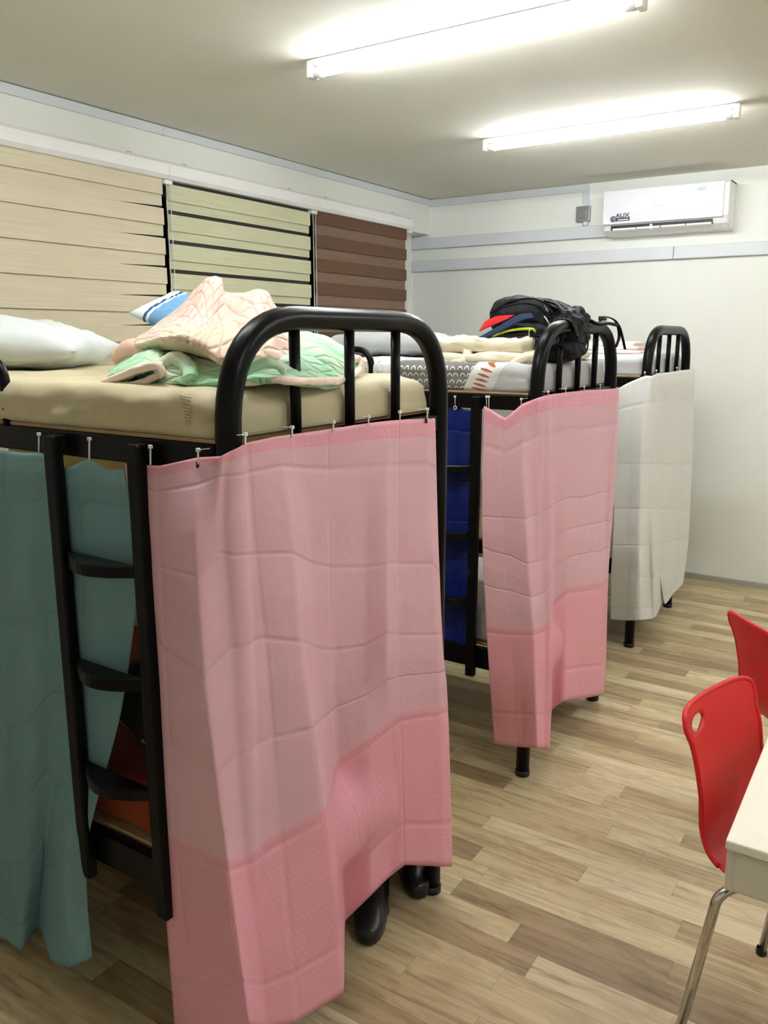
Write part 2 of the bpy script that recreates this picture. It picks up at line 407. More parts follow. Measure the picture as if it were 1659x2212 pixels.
for i, (a, b) in enumerate(wins):
    r_ = bpy.data.objects.new('window_%d' % (i+1), None); COL.objects.link(r_); r_.location = (XW, (a+b)/2, .95); r_['kind'] = 'structure'
    fr = MB(); x0, x1 = XW-.06, XW-.01
    fr.box((x0, a, .95), (x1, a+.04, 2.356)).box((x0, b-.04, .95), (x1, b, 2.356)).box((x0, a+.04, .95), (x1, b-.04, 1.0)).box((x0, a+.04, 2.31), (x1, b-.04, 2.356)).box((x0+.01, (a+b)/2-.02, 1.0), (x1-.01, (a+b)/2+.02, 2.31))
    fr.build('window_frame', M['alu'], r_)
    MB().box((XW-.045, a+.04, 1.0), (XW-.04, (a+b)/2-.02, 2.31)).box((XW-.045, (a+b)/2+.02, 1.0), (XW-.04, b-.04, 2.31)).build('glass', M['glass'], r_)
bb = MB().box((XW, YB-.012, .012), (XR, YB, .045), .003)
struct('baseboard_back', bb, M['skirt'])

# ---------------------------------------------------------------- cable trunking
t1 = thing('cable_trunking', 'long pale grey cable trunking in the corner between ceiling and window wall', 'trunking', (XL, 0, 2.58))
MB().box((XL, YF, 2.562), (XL+.016, YB-.016, 2.602), .002).build('channel', M['trunking'], t1)
MB().box((XL, 3.0, 2.560), (XL+.018, 3.004, 2.603)).build('joint', M['trunking'], t1)
t2 = thing('cable_trunking', 'narrow trunking under the ceiling on the back wall that turns down to the switch', 'trunking', (-2.03, YB, 2.47))
MB().box((XL, YB-.016, 2.555), (-2.012, YB, 2.598), .002).build('channel', M['trunking'], t2)
MB().box((-2.052, YB-.016, 2.462), (-2.012, YB, 2.555), .002).build('drop', M['trunking'], t2)
MB().box((XL-.001, YB-.02, 2.553), (XL+.018, YB, 2.60)).build('corner_cover', M['trunking'], t2)
t3 = thing('wide_trunking', 'upper wide pale trunking on the back wall, ending under the air conditioner', 'trunking', (-2.6, YB, 2.25))
MB().box((XW, YB-.035, 2.255), (-1.82, YB, 2.332), .004).build('channel', M['trunking'], t3)
t4 = thing('wide_trunking', 'lower wide pale trunking crossing the whole back wall with a joint below the air conditioner', 'trunking', (-1.4, YB, 2.09))
MB().box((XW, YB-.035, 2.092), (-1.432, YB, 2.170), .004).build('channel', M['trunking'], t4)
MB().box((-1.429, YB-.035, 2.092), (XR-.02, YB-.0005, 2.170), .004).build('channel', M['trunking'], t4)
sw = thing('isolator_switch', 'square grey wall switch at the end of the narrow trunking', 'switch', (-2.045, YB, 2.365))
MB().box((-2.092, YB-.03, 2.362), (-1.998, YB, 2.462), .004).build('plate', M['switch_grey'], sw)
MB().box((-2.072, YB-.036, 2.385), (-2.018, YB-.030, 2.44), .002).build('rocker', M['switch_grey'], sw)
MB().lathe([(0.0, -.03), (.018, -.028), (.018, 0), (.0, .001)], (-2.025, YB-.02, 2.362)).build('cable_gland', M['trunking'], sw)

# ---------------------------------------------------------------- tube lights
def make_tube(label, x, y, group):
    t = thing('tube_light', label, 'ceiling light', (x, y, ZC), 0, group)
    MB().box((-.61, -.022, -.022), (.61, .022, 0), .004).build('housing', M['white_plastic'], t, world=False)
    for s in (-1, 1):
        MB().box((s*.61-.012, -.024, -.062), (s*.61+.012, .024, -.002), .004).build('end_bracket', M['white_plastic'], t, world=False)
        MB().lathe([(.0, -.0), (.019, 0), (.019, .034), (.0, .034)], (s*.598 - (.034 if s > 0 else 0), 0, -.043), axis='x').build('lamp_cap', M['white_plastic'], t, world=False)
    MB().tube([(-.566, 0, -.043), (.566, 0, -.043)], .0165, 16).build('tube', M['tube'], t, world=False)
    return t
TL = ['lit tube light on the ceiling, the nearer and longer looking of two',
      'lit tube light on the ceiling, the farther one towards the air conditioner']
for i, (x, y) in enumerate(TUBES):
    if i < 2: make_tube(TL[i], x, y, 'lit ceiling tubes over the beds')
    else: make_tube(['lit tube light on the ceiling above the nearest bunk, just above the frame', 'lit tube light on the ceiling of the table side, by the back wall',
                     'lit tube light on the ceiling of the table side, middle one', 'lit tube light on the ceiling of the table side, above the camera'][i-2], x, y, 'ceiling tubes outside the view')

# ---------------------------------------------------------------- air conditioner
def text(name, s, size, mat, parent, loc, ext=.0006, bold=0, sx=1.0):
    cu = bpy.data.curves.new(name, 'FONT'); cu.body = s; cu.size = size; cu.extrude = ext; cu.offset = bold; cu.align_x = 'CENTER'; cu.align_y = 'CENTER'
    o = bpy.data.objects.new(name, cu); COL.objects.link(o)
    bpy.context.view_layer.update()
    me = bpy.data.meshes.new_from_object(o.evaluated_get(bpy.context.evaluated_depsgraph_get()))
    bpy.data.objects.remove(o)
    me.transform(Matrix.Translation(Vector(loc)) @ Matrix.Rotation(PI/2, 4, 'X') @ Matrix.Diagonal((sx, 1, 1, 1)))
    return link(name, me, mat, parent)
AX0, AX1, AZ0, AZ1 = -1.845, -1.085, 2.245, 2.515
ac = thing('air_conditioner', 'white split air conditioner high on the back wall with a blue lit dial', 'air conditioner', ((AX0+AX1)/2, YB, AZ0))
YA = 5.425
prof = [(YB, AZ1), (YA+.02, AZ1), (YA, AZ1-.015), (YA+.004, AZ0+.075), (YA+.03, AZ0+.03), (YA+.09, AZ0+.004), (YB, AZ0)]
rows = []
for x in (AX0+.008, AX0, AX1, AX1-.008):
    rows.append([Vector((x, y, z)) for y, z in prof])
b = MB(); b.grid(rows)
for rw in (rows[0], rows[-1]): 
    f = b.bm.faces.new([b.bm.verts.new(p) for p in rw]); f.tag = True
ob = b.build('body', M['white_plastic'], ac, weld=.0005)
for p_ in ob.data.polygons: p_.use_smooth = False
MB().box((AX0-.002, YA-.012, AZ0+.062), (AX1+.0-.03, YA+.003, AZ1-.004), .006, 3).build('front_panel', M['ac_gloss'], ac)
MB().box((AX0+.05, YA+.010, AZ0+.028), (AX1-.09, YA+.05, AZ0+.056)).build('air_outlet', M['black_matte'], ac)
for i in range(4):
    a = AX0+.065+i*.152
    MB().box((a, YA-.004, AZ0+.022), (a+.146, YA+.03, AZ0+.034), .002, rot=Matrix.Rotation(R(-12), 3, 'X')).build('louver', M['white_plastic'], ac)
MB().box((AX0+.30, YA-.006, AZ0+.02), (AX0+.315, YA+.02, AZ0+.05), .003).build('louver_clip', M['white_plastic'], ac)
yp = YA-.0125
st = MB().box((AX0+.075, yp-.0008, AZ0+.078), (AX0+.175, yp, AZ0+.100), .0003).build('sticker', M['navy_print'], ac)
MB().lathe([(0, 0), (.019, 0), (.019, .001), (0, .001)], (0, 0, 0)).build('sticker_disc', M['grey_print'], st, world=False)
dsk = bpy.data.objects['sticker_disc']; dsk.data.transform(Matrix.Translation((AX0+.070, yp-.0012, AZ0+.094)) @ Matrix.Rotation(PI/2, 4, 'X')); dsk.data.transform(Matrix.Translation(-ac.location))
text('sticker_text', 'AUX', .034, M['navy_print'], ac, (AX0+.128, yp-.0006, AZ0+.112), bold=.0008, sx=1.25)
MB().box((AX0+.10, yp-.0014, AZ0+.083), (AX0+.165, yp-.0008, AZ0+.090)).build('sticker_stripe', M['trunking'], ac)
text('logo', 'AUX', .018, M['grey_print'], ac, (AX0+.345, yp-.0003, AZ0+.15), sx=1.5)
rg = MB().tube([(AX1-.165+.013*math.cos(a*PI/12), yp-.0008, AZ0+.150+.013*math.sin(a*PI/12)) for a in range(24)], .0014, 6, closed=True).build('display_ring', M['blue_led'], ac)
text('display_digit', '5', .024, M['blue_led'], ac, (AX1-.165, yp-.0005, AZ0+.150), bold=.0004)
gs = MB(); gx0, gx1, gz0, gz1 = AX1-.185, AX1-.135, AZ1-.052, AZ1-.032
gs.box((gx0, yp-.0006, gz0), (gx1, yp, gz0+.002)).box((gx0, yp-.0006, gz1-.002), (gx1, yp, gz1)).box((gx0, yp-.0006, gz0), (gx0+.002, yp, gz1)).box((gx1-.002, yp-.0006, gz0), (gx1, yp, gz1)).box((gx0+.006, yp-.0006, gz0+.007), (gx1-.006, yp, gz1-.007))
gs.build('energy_sticker', M['green_print'], ac)

# ---------------------------------------------------------------- zebra blinds
def blind(label, y0, y1, mats, hbx, tilt, gapmat, gap, z0=.98, phase=0.0):
    t = thing('zebra_blind', label, 'blind', (XL, (y0+y1)/2, 2.33), 0, None)
    h = MB(); prof = [(XL, 2.435), (XL+.07, 2.432), (XL+.088, 2.415), (XL+.09, 2.365), (XL+.075, 2.348), (XL, 2.345)]
    rws = [[Vector((x, y, z)) for x, z in prof] for y in (hbx[0], hbx[1])]
    h.grid(rws)
    for rw in rws: h.bm.faces.new([h.bm.verts.new(p) for p in rw]).tag = True
    o = h.build('headbox', M['white_plastic'], t, weld=.0005)
    for p_ in o.data.polygons: p_.use_smooth = False
    xf = XL+.055; xb = XL+.045; P = .139
    f = MB(); g = MB()
    zt = 2.352
    n = int((zt-z0)/P)+1
    for i in range(n+1):
        z1 = zt-phase-i*P; zlo = max(z1-.076, z0)
        if zlo < min(z1, zt): f.box((xf, y0, zlo), (xf+.0025, y1, min(z1, zt)))
        if gapmat is None: continue
    if gapmat == 'brown':
        g.box((xb, y0, z0), (xb+.001, y1, zt))
        f.build('front_bands', mats[0], t); g.build('sheer_layer', mats[1], t)
    else:
        for i in range(n+1):
            z1 = zt-phase-i*P-.070; z2 = z1-(P-.070)+gap
            # the back layer hangs a little askew, so the gap opens towards the cord
            if z2 < z0: break
            ym = y1-tilt if tilt < 5 else (y0+y1)/2
            pts = [(y0, z1), (y0, z2 if tilt > 5 else z2-gap-.006), (ym, z2 if tilt > 5 else z2-gap-.004), (y1, z2), (y1, z1), (ym, z1)]
            F_ = [g.bm.verts.new((xb+.0025, y, z)) for y, z in pts]; K_ = [g.bm.verts.new((xb, y, z)) for y, z in pts]
            g.bm.faces.new(F_); g.bm.faces.new(K_[::-1])
            for k in range(6): g.bm.faces.new((F_[k], K_[k], K_[(k+1) % 6], F_[(k+1) % 6]))
        f.build('front_bands', mats[0], t); g.build('back_bands', mats[0], t)
        MB().box((xb-.004, y0, z0), (xb-.003, y1, zt)).build('sheer_layer', mats[1], t)
    MB().box((xb-.006, y0, z0-.02), (xf+.006, y1, z0+.005), .003).build('bottom_rail', M['white_plastic'], t)
    # bead cord at the right-hand end
    yc = y1+.028
    MB().tube(fillet([(xf+.012, yc-.012, 2.345), (xf+.012, yc-.012, 1.30), (xf+.012, yc+.0, 1.27), (xf+.012, yc+.014, 1.30), (xf+.012, yc+.012, 2.345)], .01), .0022, 6).build('cord', M['zip_tie'], t)
    MB().box((xf-.02, yc-.025, 2.325), (xf+.018, yc+.025, 2.346), .003).build('cord_guide', M['zip_tie'], t)
    for yy in (hbx[0]+.14, hbx[1]-.20):
        MB().box((XL+.02, yy-.012, 2.434), (XL+.05, yy+.012, 2.441), .001).build('bracket', M['switch_grey'], t)
    return t
blind('cream striped zebra blind at the far left, the widest of the three', .25, 2.935, (M['blind_cream'], M['sheer_dark']), (.2, 2.955), .42, 1, .012)
blind('pale green zebra blind with dark gaps in the middle of the window wall', 2.965, 4.085, (M['blind_green'], M['sheer_dark']), (2.957, 4.115), 9, 1, .020, phase=.022)
blind('brown zebra blind nearest the back wall', 4.135, 5.19, (M['blind_brown'], M['sheer_brown']), (4.117, 5.22), 0, 'brown', 0, phase=.0)

# ---------------------------------------------------------------- bunk beds
BW, BL = .78, 2.05
RT = .0245
def make_bed(label, loc):
    t = thing('bunk_bed', label, 'bunk bed', loc)
    m = M['black_metal']
    def arch(x, name, top):
        pts = fillet([(x, 0, 0), (x, 0, top), (x, BW, top), (x, BW, 0)], .21, 12)
        return MB().tube(pts, RT, 20).build(name, m, t, world=False)
    arch(0, 'foot_arch', 1.637); arch(-BL, 'head_arch', 1.50)
    for x in (0, -BL):
        for k in (.25, .49, .73):
            MB().tube([(x, BW*k, 1.39), (x, BW*k, 1.62 if x == 0 else 1.49)], .0115, 12).build('arch_spindle', m, t, world=False)
        MB().box((x-.012, RT, 1.365), (x+.012, BW-RT, 1.405), .003).build('end_rail', m, t, world=False)
        MB().box((x-.012, RT, .385), (x+.012, BW-RT, .45), .003).build('end_rail', m, t, world=False)
        for y in (0, BW):
            MB().lathe([(0, 0), (.027, 0), (.027, .02), (.0245, .022)], (x, y, 0)).build('foot_cap', M['black_matte'], t, world=False)
    for z0, z1 in ((1.355, 1.407), (.385, .465)):
        for y in (0, BW):
            MB().box((-BL+RT, y-.014, z0), (-RT, y+.014, z1), .003).build('side_rail', m, t, world=False)
    # ladder on the near side
    for x in (-.468, -.208):
        MB().box((x-.018, -.050, .36), (x+.018, -.024, 1.40), .005).build('ladder_post', m, t, world=False)
        MB().box((x-.02, -.026, 1.372), (x+.02, -.013, 1.40), .002).build('ladder_hook', m, t, world=False)
    for z in (1.15, .905, .655):
        g = MB(); rws = []
        for k in range(13):
            s = k/12; x = -.452 + .228*s; bow = .052*math.sin(PI*s)
            rws.append([Vector((x, -.028, z)), Vector((x, -.030-bow, z+.003)), Vector((x, -.034-bow, z)), Vector((x, -.034-bow, z-.022)), Vector((x, -.030-bow, z-.024)), Vector((x, -.028, z-.02))])
        g.grid(rws, closed_u=True)
        o = g.build('ladder_rung', m, t, world=False)
        for p_ in o.data.polygons: p_.use_smooth = False
    # guard hoops on the head half
    for y in (0,):
        MB().tube(fillet([(-.675, y, 1.395), (-.675, y, 1.555), (-BL+.02, y, 1.555)], .07, 8), .0125, 12).build('guard_rail', m, t, world=False)
    MB().box((-BL+.02, -.004, 1.408), (-.03, BW+.004, 1.416), .001).build('bed_board', M['plywood'], t, world=False)
    MB().box((-BL+.02, .016, .466), (-.03, BW-.016, .474), .001).build('bed_board', M['plywood'], t, world=False)
    return t
B1 = Vector((-1.05, 1.095, 0)); B2 = Vector((-1.093, 2.632, 0)); B3 = Vector((-1.15, 4.15, 0))
bed1 = make_bed('nearest black metal bunk bed with beige mattress and pink curtain', B1)
def copy_tree(o, parent=None, loc=None, rz=None, label=None):
    q = o.copy(); COL.objects.link(q); q.parent = parent
    if loc is not None: q.location = loc
    if rz is not None: q.rotation_euler = (0, 0, rz)
    if label: q['label'] = label
    for ch in list(o.children): copy_tree(ch, q)
    return q
bed2 = copy_tree(bed1, None, B2, None, 'middle black metal bunk bed carrying the backpack')
bed3 = copy_tree(bed1, None, B3, None, 'farthest black metal bunk bed by the back wall with white curtains')
for b_ in (bed1, bed2, bed3): b_['group'] = 'black bunk beds in a row'

def mattress(name, label, mat, origin, x0, x1, y0, y1, z0, z1, seed=0, amp=.006, sag=.0, r=.035, group=None):
    """soft slab: rounded section swept along X with real wrinkles; origin fixes the object coordinates"""
    nx, ny = 150, 12
    def ring(x, s):
        e = min(1, s/.04)
        pts = []
        hw = (y1-y0)/2; cy = (y0+y1)/2
        inset = r*(1-math.sqrt(max(0, 1-(1-e)**2)))
        a = hw-inset*.8; zt = z1-inset*.8; zb = z0+inset*.04
        seg = []
        for k in range(9):   # near bottom to near top, round corner
            seg.append((-a + (.012 if k == 0 else 0), zb + (zt-r-zb)*k/8))
        for k in range(1, 7): 
            q = k/6*PI/2; seg.append((-a + r*(1-math.cos(q)), zt-r+r*math.sin(q)))
        for k in range(1, 24): seg.append((-a+r+(2*a-2*r)*k/24, zt+.004*math.sin(PI*k/24)))
        for k in range(0, 7):
            q = k/6*PI/2; seg.append((a - r*(1-math.sin(q)), zt-r+r*math.cos(q)))
        for k in range(1, 9): seg.append((a, zt-r-(zt-r-zb)*k/8))
        for y, z in seg:
            p = Vector((x, cy+y, z))
            n = fbm((x*3.2, y*3, z*5), amp, 1.7, seed) + fbm((x*9, y*4, z*9), amp*.4, 1.5, seed+3)
            side = 1 if z < zt-.012 else .45
            p.y += (-1 if y < 0 else 1)*n*side*(1 if abs(y) > a-r else 0); p.z += n*.7*(1 if z > z0+.02 else .1) - sag*max(0, 1-s/.10)*(1 if z > z0+.04 else 0)
            pts.append(p)
        return pts
    rows = []
    for i in range(nx+1):
        x = x0+(x1-x0)*i/nx; s = min(i, nx-i)/nx*(x1-x0)
        rows.append(ring(x, s))
    g = MB(); g.grid(rows)
    for rw, rev in ((rows[0], 0), (rows[-1], 1)):
        g.bm.faces.new([g.bm.verts.new(p) for p in rw]).smooth = False
    o = g.build(name, mat, None, weld=.0004, smooth=True)
    # object coordinates from the bed's foot end
    d = Vector(origin)-o.location; o.data.transform(Matrix.Translation(-d)); o.location = origin
    return tag(o, label, 'mattress', group)
m1 = mattress('mattress', 'beige fitted-sheet mattress on the nearest top bunk', M['beige_sheet'], (B1.x, B1.y, 1.417), -3.07, -1.066, 1.082, 1.868, 1.4165, 1.507, 1, .007, sag=.012)
m2 = mattress('mattress', 'printed grey and white mattress under the backpack', M['printed'], (B2.x, B2.y, 1.417), -3.11, -1.109, 2.622, 3.41, 1.4165, 1.515, 2, .007, sag=.01)
m3 = mattress('mattress', 'pale grey mattress on the farthest top bunk by the back wall', M['grey_sheet'], (B3.x, B3.y, 1.417), -3.15, -1.166, 4.145, 4.92, 1.4165, 1.515, 3, .007)
m4 = mattress('mattress', 'dark red covered mattress on the lower bunk behind the near ladder', M['red_blanket'], (B1.x, B1.y, .476), -3.07, -1.12, 1.125, 1.86, .476, .60, 4, .006)
m5 = mattress('mattress', 'pale mattress on the lower bunk behind the blue curtain', M['grey_sheet'], (B2.x, B2.y, .476), -3.11, -1.14, 2.665, 3.38, .476, .60, 5, .006)
# gathered elastic seam at the near mattress corner
sm = MB()
for k in range(9):
    z = 1.494-k*.006
    sm.tube(spline([(-1.140-.012*(1-k/9)-.004, 1.082, z+.002), (-1.140, 1.0765, z), (-1.134+.006*(1-k/9), 1.082, z-.002)], 4), .0018, 6)
sm.build('corner_gathers', M['beige_sheet'], m1, smooth=True)

# ---------------------------------------------------------------- curtains
VL = [0, .17, .45, .73, 1.0]
def curtain(name, label, mat, cols, nu=9, nv=16, amp=.004, seed=0, smooth_u=.55, group='privacy curtains hung on the bunks', vl=VL, top_dip=None, upscale=1):
    """cols: columns of 5 real points each (top .. hem)"""
    C = [[Vector(p) for p in col] for col in cols]
    # down each column
    D = [spline(col, nv, .8) for col in C]; nr = len(D[0])
    rows = []; vv = []
    for r in range(nr):
        k = r/nv; i = min(int(k), len(vl)-2); vv.append(vl[i]+(vl[i+1]-vl[i])*(k-i))
    dist = [0]
    for j in range(1, len(C)): dist.append(dist[-1]+(C[j][1]-C[j-1][1]).length)
    P = []; UV = []
    for r in range(nr):
        pts = spline([D[j][r] for j in range(len(D))], nu, smooth_u); us = []
        for j in range(len(D)-1):
            for q in range(nu): us.append(dist[j]+(dist[j+1]-dist[j])*q/nu)
        us.append(dist[-1])
        row = []
        for p, u in zip(pts, us):
            a = amp*min(1, .25+vv[r]*3)
            n = noise.noise(Vector((u*7, vv[r]*4, seed*5.1)))*a + noise.noise(Vector((u*22, vv[r]*12, seed)))*a*.35
            # scalloped top between the ties
            q = Vector((p.x+n*.7, p.y-n*.7, p.z))
            for b_ in (B1, B2, B3):      # the cloth lies outside the posts and rails of the bunk
                for cy_ in (b_.y, b_.y+BW):
                    d = Vector((q.x-b_.x, q.y-cy_))
                    if d.length < .031:
                        d = d.normalized()*.031 if d.length > 1e-5 else Vector((.031, 0)); q.x = b_.x+d.x; q.y = cy_+d.y
                if b_.y < q.y < b_.y+BW and q.x > b_.x-.15:
                    lim = b_.x+.018-max(0, abs(q.z-.42)-.05)*.7 if q.z < .9 else b_.x+.018-max(0, 1.34-q.z)*.7
                    q.x = max(q.x, lim)
            row.append(q)
        P.append(row); UV.append([(u, v) for u, v in zip(us, [vv[r]]*len(us))])
    g = MB(); g.grid(P, uv=UV)
    o = g.build(name, mat, None, smooth=True)
    solid(o, .0008)
    return tag(o, label, 'curtain', group)
def A(seq): return [at(*q) for q in seq]
def tie(parent, p, up=.05, dirx=0, y_out=.0, loop=True):
    """white nylon tie: strap up the rail, small head, free tail"""
    p = Vector(p); b = MB()
    top = p+Vector((0, 0, up))
    b.tube([p+Vector((0, 0, -.008)), p+Vector((0, -.001, up*.5)), top], 0, 8, flat=(.0035, .0018))
    b.box(top-Vector((.004, .004, .003)), top+Vector((.004, .004, .005)), .0015)
    return b.build('cable_tie', M['zip_tie'], parent)
def tie2(parent, u, v0, v1, plane, tail=None):
    a = at(u, v0, *plane); b_ = at(u, v1, *plane); b = MB()
    b.tube([b_, a.lerp(b_, .5), a], 0, 8, flat=(.004, .0022)); b.box(a-Vector((.0035,)*3), a+Vector((.0035,)*3), .001)
    if tail:
        t_ = at(tail[0], tail[1], *plane); b.tube([a, a.lerp(t_, .5), t_], 0, 6, flat=(.003, .0015))
    return b.build('cable_tie', M['zip_tie'], parent)

ys = 1.066; xe = -1.018
pc = [A([(270,1003,'y',1.068), (291,1150,'y',1.069), (325,1400,'y',1.069), (345,1790,'y',1.07), (378,2225,'y',1.07)]),
      A([(345,1006,'y',1.066), (350,1160,'y',1.060), (362,1450,'y',1.060), (385,1815,'y',1.058), (425,2235,'y',1.05)]),
      A([(428,988,'y',ys), (421,1161,'y',1.020), (445,1511,'y',1.005), (490,1862,'y',1.015), (537,2215,'y',.995)]),
      A([(478,985,'y',1.058), (470,1120,'x',-1.045), (500,1450,'x',-1.035), (530,1845,'x',-1.028), (578,2220,'x',-1.01)]),
      A([(530,957,'x',xe), (540,1130,'x',-1.030), (570,1420,'x',-1.025), (600,1800,'x',-1.012), (640,2208,'x',-.99)]),
      A([(600,942,'x',xe), (625,1120,'x',-1.008), (656,1430,'x',-.985), (700,1750,'x',-.965), (742,2145,'x',-.975)]),
      A([(655,935,'x',xe), (668,1140,'x',-1.035), (688,1440,'x',-1.045), (716,1690,'x',-1.05), (744,2060,'x',-1.04)]),
      A([(720,925,'x',xe), (722,1150,'x',-1.045), (722,1440,'x',-1.065), (729,1640,'x',-1.09), (746,1990,'x',-1.11)]),
      A([(796,914,'x',xe), (790,1150,'x',-1.04), (788,1430,'x',-1.04), (795,1595,'x',-1.05), (800,1935,'x',-1.05)]),
      A([(838,909,'x',xe), (836,1150,'x',-1.008), (835,1400,'x',-1.0), (838,1560,'x',-1.04), (842,1893,'x',-1.04)]),
      A([(862,907,'x',xe), (862,1150,'x',-1.03), (864,1400,'x',-1.03), (868,1541,'x',-1.03), (875,1868,'x',-1.02)]),
      A([(922,904,'x',xe), (930,1150,'x',-1.012), (945,1400,'x',-1.00), (950,1527,'x',-.995), (955,1872,'x',-.99)]),
      A([(940,904,'x',-1.022), (947,1180,'x',-1.018), (957,1400,'x',-1.01), (967,1520,'x',-1.0), (977,1872,'x',-.99)]),
      ]
pc.append([p+Vector((-.03, .03, 0)) if 0 else p+Vector((-.05, .012, 0)) for p in pc[-1]])
cur1 = curtain('bunk_curtain', 'large pink curtain on the nearest bunk with a darker doubled lower band', M['pink_curtain'], pc, seed=1, amp=.005, smooth_u=.12)
for (u, v0, v1, pl, tl) in [(325,965,1004,('y',1.06),None), (428,972,1003,('y',1.058),(452,969)), (530,938,962,('x',-1.016),(512,940)), (631,923,945,('x',-1.016),(612,922)), (720,912,932,('x',-1.016),(700,912)),
                        (796,900,918,('x',-1.016),(780,899)), (864,890,908,('x',-1.016),None), (923,884,906,('x',-1.016),(900,884))]:
    tie2(cur1, u, v0, v1, pl, tl)
# dark eyelet slots
for (u, v, pl) in ((428, 1004, ('y', 1.060)), (921, 909, ('x', -1.014))):
    p = at(u, v, *pl); MB().box(p-Vector((.003, .003, .006)), p+Vector((.003, .001, .006)), .001).build('eyelet', M['black_matte'], cur1)

tc = [A([(-160,955,'y',1.07), (-160,1250,'y',1.06), (-160,1600,'y',1.05), (-150,1850,'y',1.05), (-140,1985,'y',1.04)]),
      A([(-60,965,'y',1.07), (-60,1250,'y',1.045), (-60,1600,'y',1.03), (-50,1850,'y',1.03), (-50,2010,'y',1.03)]),
      A([(0,972,'y',1.07), (5,1250,'y',1.07), (5,1600,'y',1.07), (8,1850,'y',1.05), (12,2030,'y',1.04)]),
      A([(55,978,'y',1.07), (62,1250,'y',1.055), (60,1600,'y',1.04), (55,1850,'y',1.03), (45,2052,'y',1.02)]),
      A([(84,978,'y',1.07), (100,1250,'y',1.073), (108,1540,'y',1.07), (92,1800,'y',1.06), (72,2015,'y',1.06)]),
      A([(112,992,'y',1.074), (130,1250,'y',1.074), (135,1540,'y',1.074), (100,1850,'y',1.075), (88,2010,'y',1.078)]),
      A([(146,1010,'y',1.074), (165,1250,'y',1.076), (152,1540,'y',1.076), (118,1850,'y',1.050), (110,2080,'y',1.035)]),
      A([(193,992,'y',1.074), (215,1240,'y',1.076), (185,1570,'y',1.077), (140,1850,'y',1.03), (148,2090,'y',1.0)]),
      A([(232,1015,'y',1.084), (258,1230,'y',1.084), (215,1560,'y',1.080), (160,1830,'y',1.04), (178,2080,'y',1.01)]),
      A([(268,1012,'y',1.086), (300,1230,'y',1.086), (262,1535,'y',1.084), (188,1830,'y',1.055), (199,2068,'y',1.02)])]
cur2 = curtain('bunk_curtain', 'teal curtain at the lower left, passing behind the near ladder', M['teal_curtain'], tc, seed=2, amp=.011, smooth_u=.6)
for (u, v0, v1) in ((84, 938, 982), (193, 948, 996)): tie2(cur2, u, v0, v1, ('y', 1.072))

pc2 = [A([(1045,877,'y',2.592), (1041,1080,'y',2.585), (1043,1200,'y',2.58), (1051,1352,'y',2.575), (1067,1606,'y',2.57)]),
       A([(1056,882,'y',2.592), (1060,1080,'y',2.582), (1065,1210,'y',2.575), (1075,1356,'y',2.57), (1095,1611,'y',2.56)]),
       A([(1092,903,'y',2.592), (1095,1080,'y',2.575), (1103,1220,'y',2.57), (1115,1358,'y',2.56), (1128,1614,'y',2.55)]),
       A([(1127,873,'y',2.588), (1133,1075,'y',2.560), (1142,1240,'y',2.55), (1152,1359,'y',2.54), (1160,1616,'y',2.53)]),
       A([(1160,860,'y',2.585), (1165,1060,'x',-1.075), (1172,1230,'x',-1.06), (1177,1350,'x',-1.045), (1176,1617,'x',-1.02)]),
       A([(1183,853,'x',-1.058), (1189,1055,'x',-1.050), (1191,1200,'x',-1.04), (1191,1337,'x',-1.03), (1187,1618,'x',-1.01)]),
       A([(1205,850,'x',-1.060), (1200,1050,'x',-1.075), (1197,1180,'x',-1.09), (1195,1297,'x',-1.10), (1192,1534,'x',-1.11)]),
       A([(1228,847,'x',-1.060), (1224,1040,'x',-1.07), (1224,1160,'x',-1.07), (1226,1270,'x',-1.07), (1217,1515,'x',-1.06)]),
       A([(1263,843,'x',-1.060), (1262,1040,'x',-1.062), (1262,1150,'x',-1.06), (1264,1264,'x',-1.05), (1262,1508,'x',-1.04)]),
       A([(1300,841,'x',-1.060), (1298,1030,'x',-1.055), (1299,1145,'x',-1.05), (1301,1258,'x',-1.04), (1304,1499,'x',-1.03)]),
       A([(1318,840,'x',-1.062), (1312,1030,'x',-1.07), (1308,1140,'x',-1.07), (1306,1250,'x',-1.06), (1305,1480,'x',-1.05)]),
       A([(1337,838,'x',-1.065), (1331,1020,'x',-1.068), (1322,1140,'x',-1.07), (1314,1245,'x',-1.07), (1308,1470,'x',-1.06)])]
cur3 = curtain('bunk_curtain', 'pink curtain on the middle bunk, hanging below the backpack', M['pink_curtain'], pc2, seed=3, amp=.004, smooth_u=.25)
for (u, v0, v1, pl, tl) in [(1051,857,880,('y',2.586),None), (1056,857,882,('y',2.586),None), (1126,862,876,('y',2.583),(1140,860)), (1184,846,856,('x',-1.056),(1172,846)), (1222,839,849,('x',-1.056),(1208,840)), (1262,835,845,('x',-1.056),(1252,835)), (1297,832,842,('x',-1.056),None)]:
    tie2(cur3, u, v0, v1, pl, tl)
bc = [A([(u0,v0_,'y',2.625+(k % 2)*.006), (u0-3,1005,'y',2.62+(k % 2)*.012), (u0-4,1145,'y',2.622+(k % 2)*.010), (u0-4,1285,'y',2.622+(k % 2)*.012), (u0-5,1392+(k*2),'y',2.622+(k % 2)*.010)]) for k, (u0, v0_) in enumerate([(880, 868), (915, 868), (945, 874), (983, 877), (1004, 884), (1028, 886)])]
cur4 = curtain('bunk_curtain', 'bright blue curtain behind the ladder of the middle bunk', M['blue_curtain'], bc, seed=4, amp=.004, smooth_u=.8)
tie2(cur4, 983, 857, 877, ('y', 2.61))
p = at(983, 881, 'y', 2.612); MB().tube([p+Vector((.006*math.cos(a*PI/8), 0, .006*math.sin(a*PI/8))) for a in range(16)], .0018, 6, closed=True).build('eyelet', M['zip_tie'], cur4)
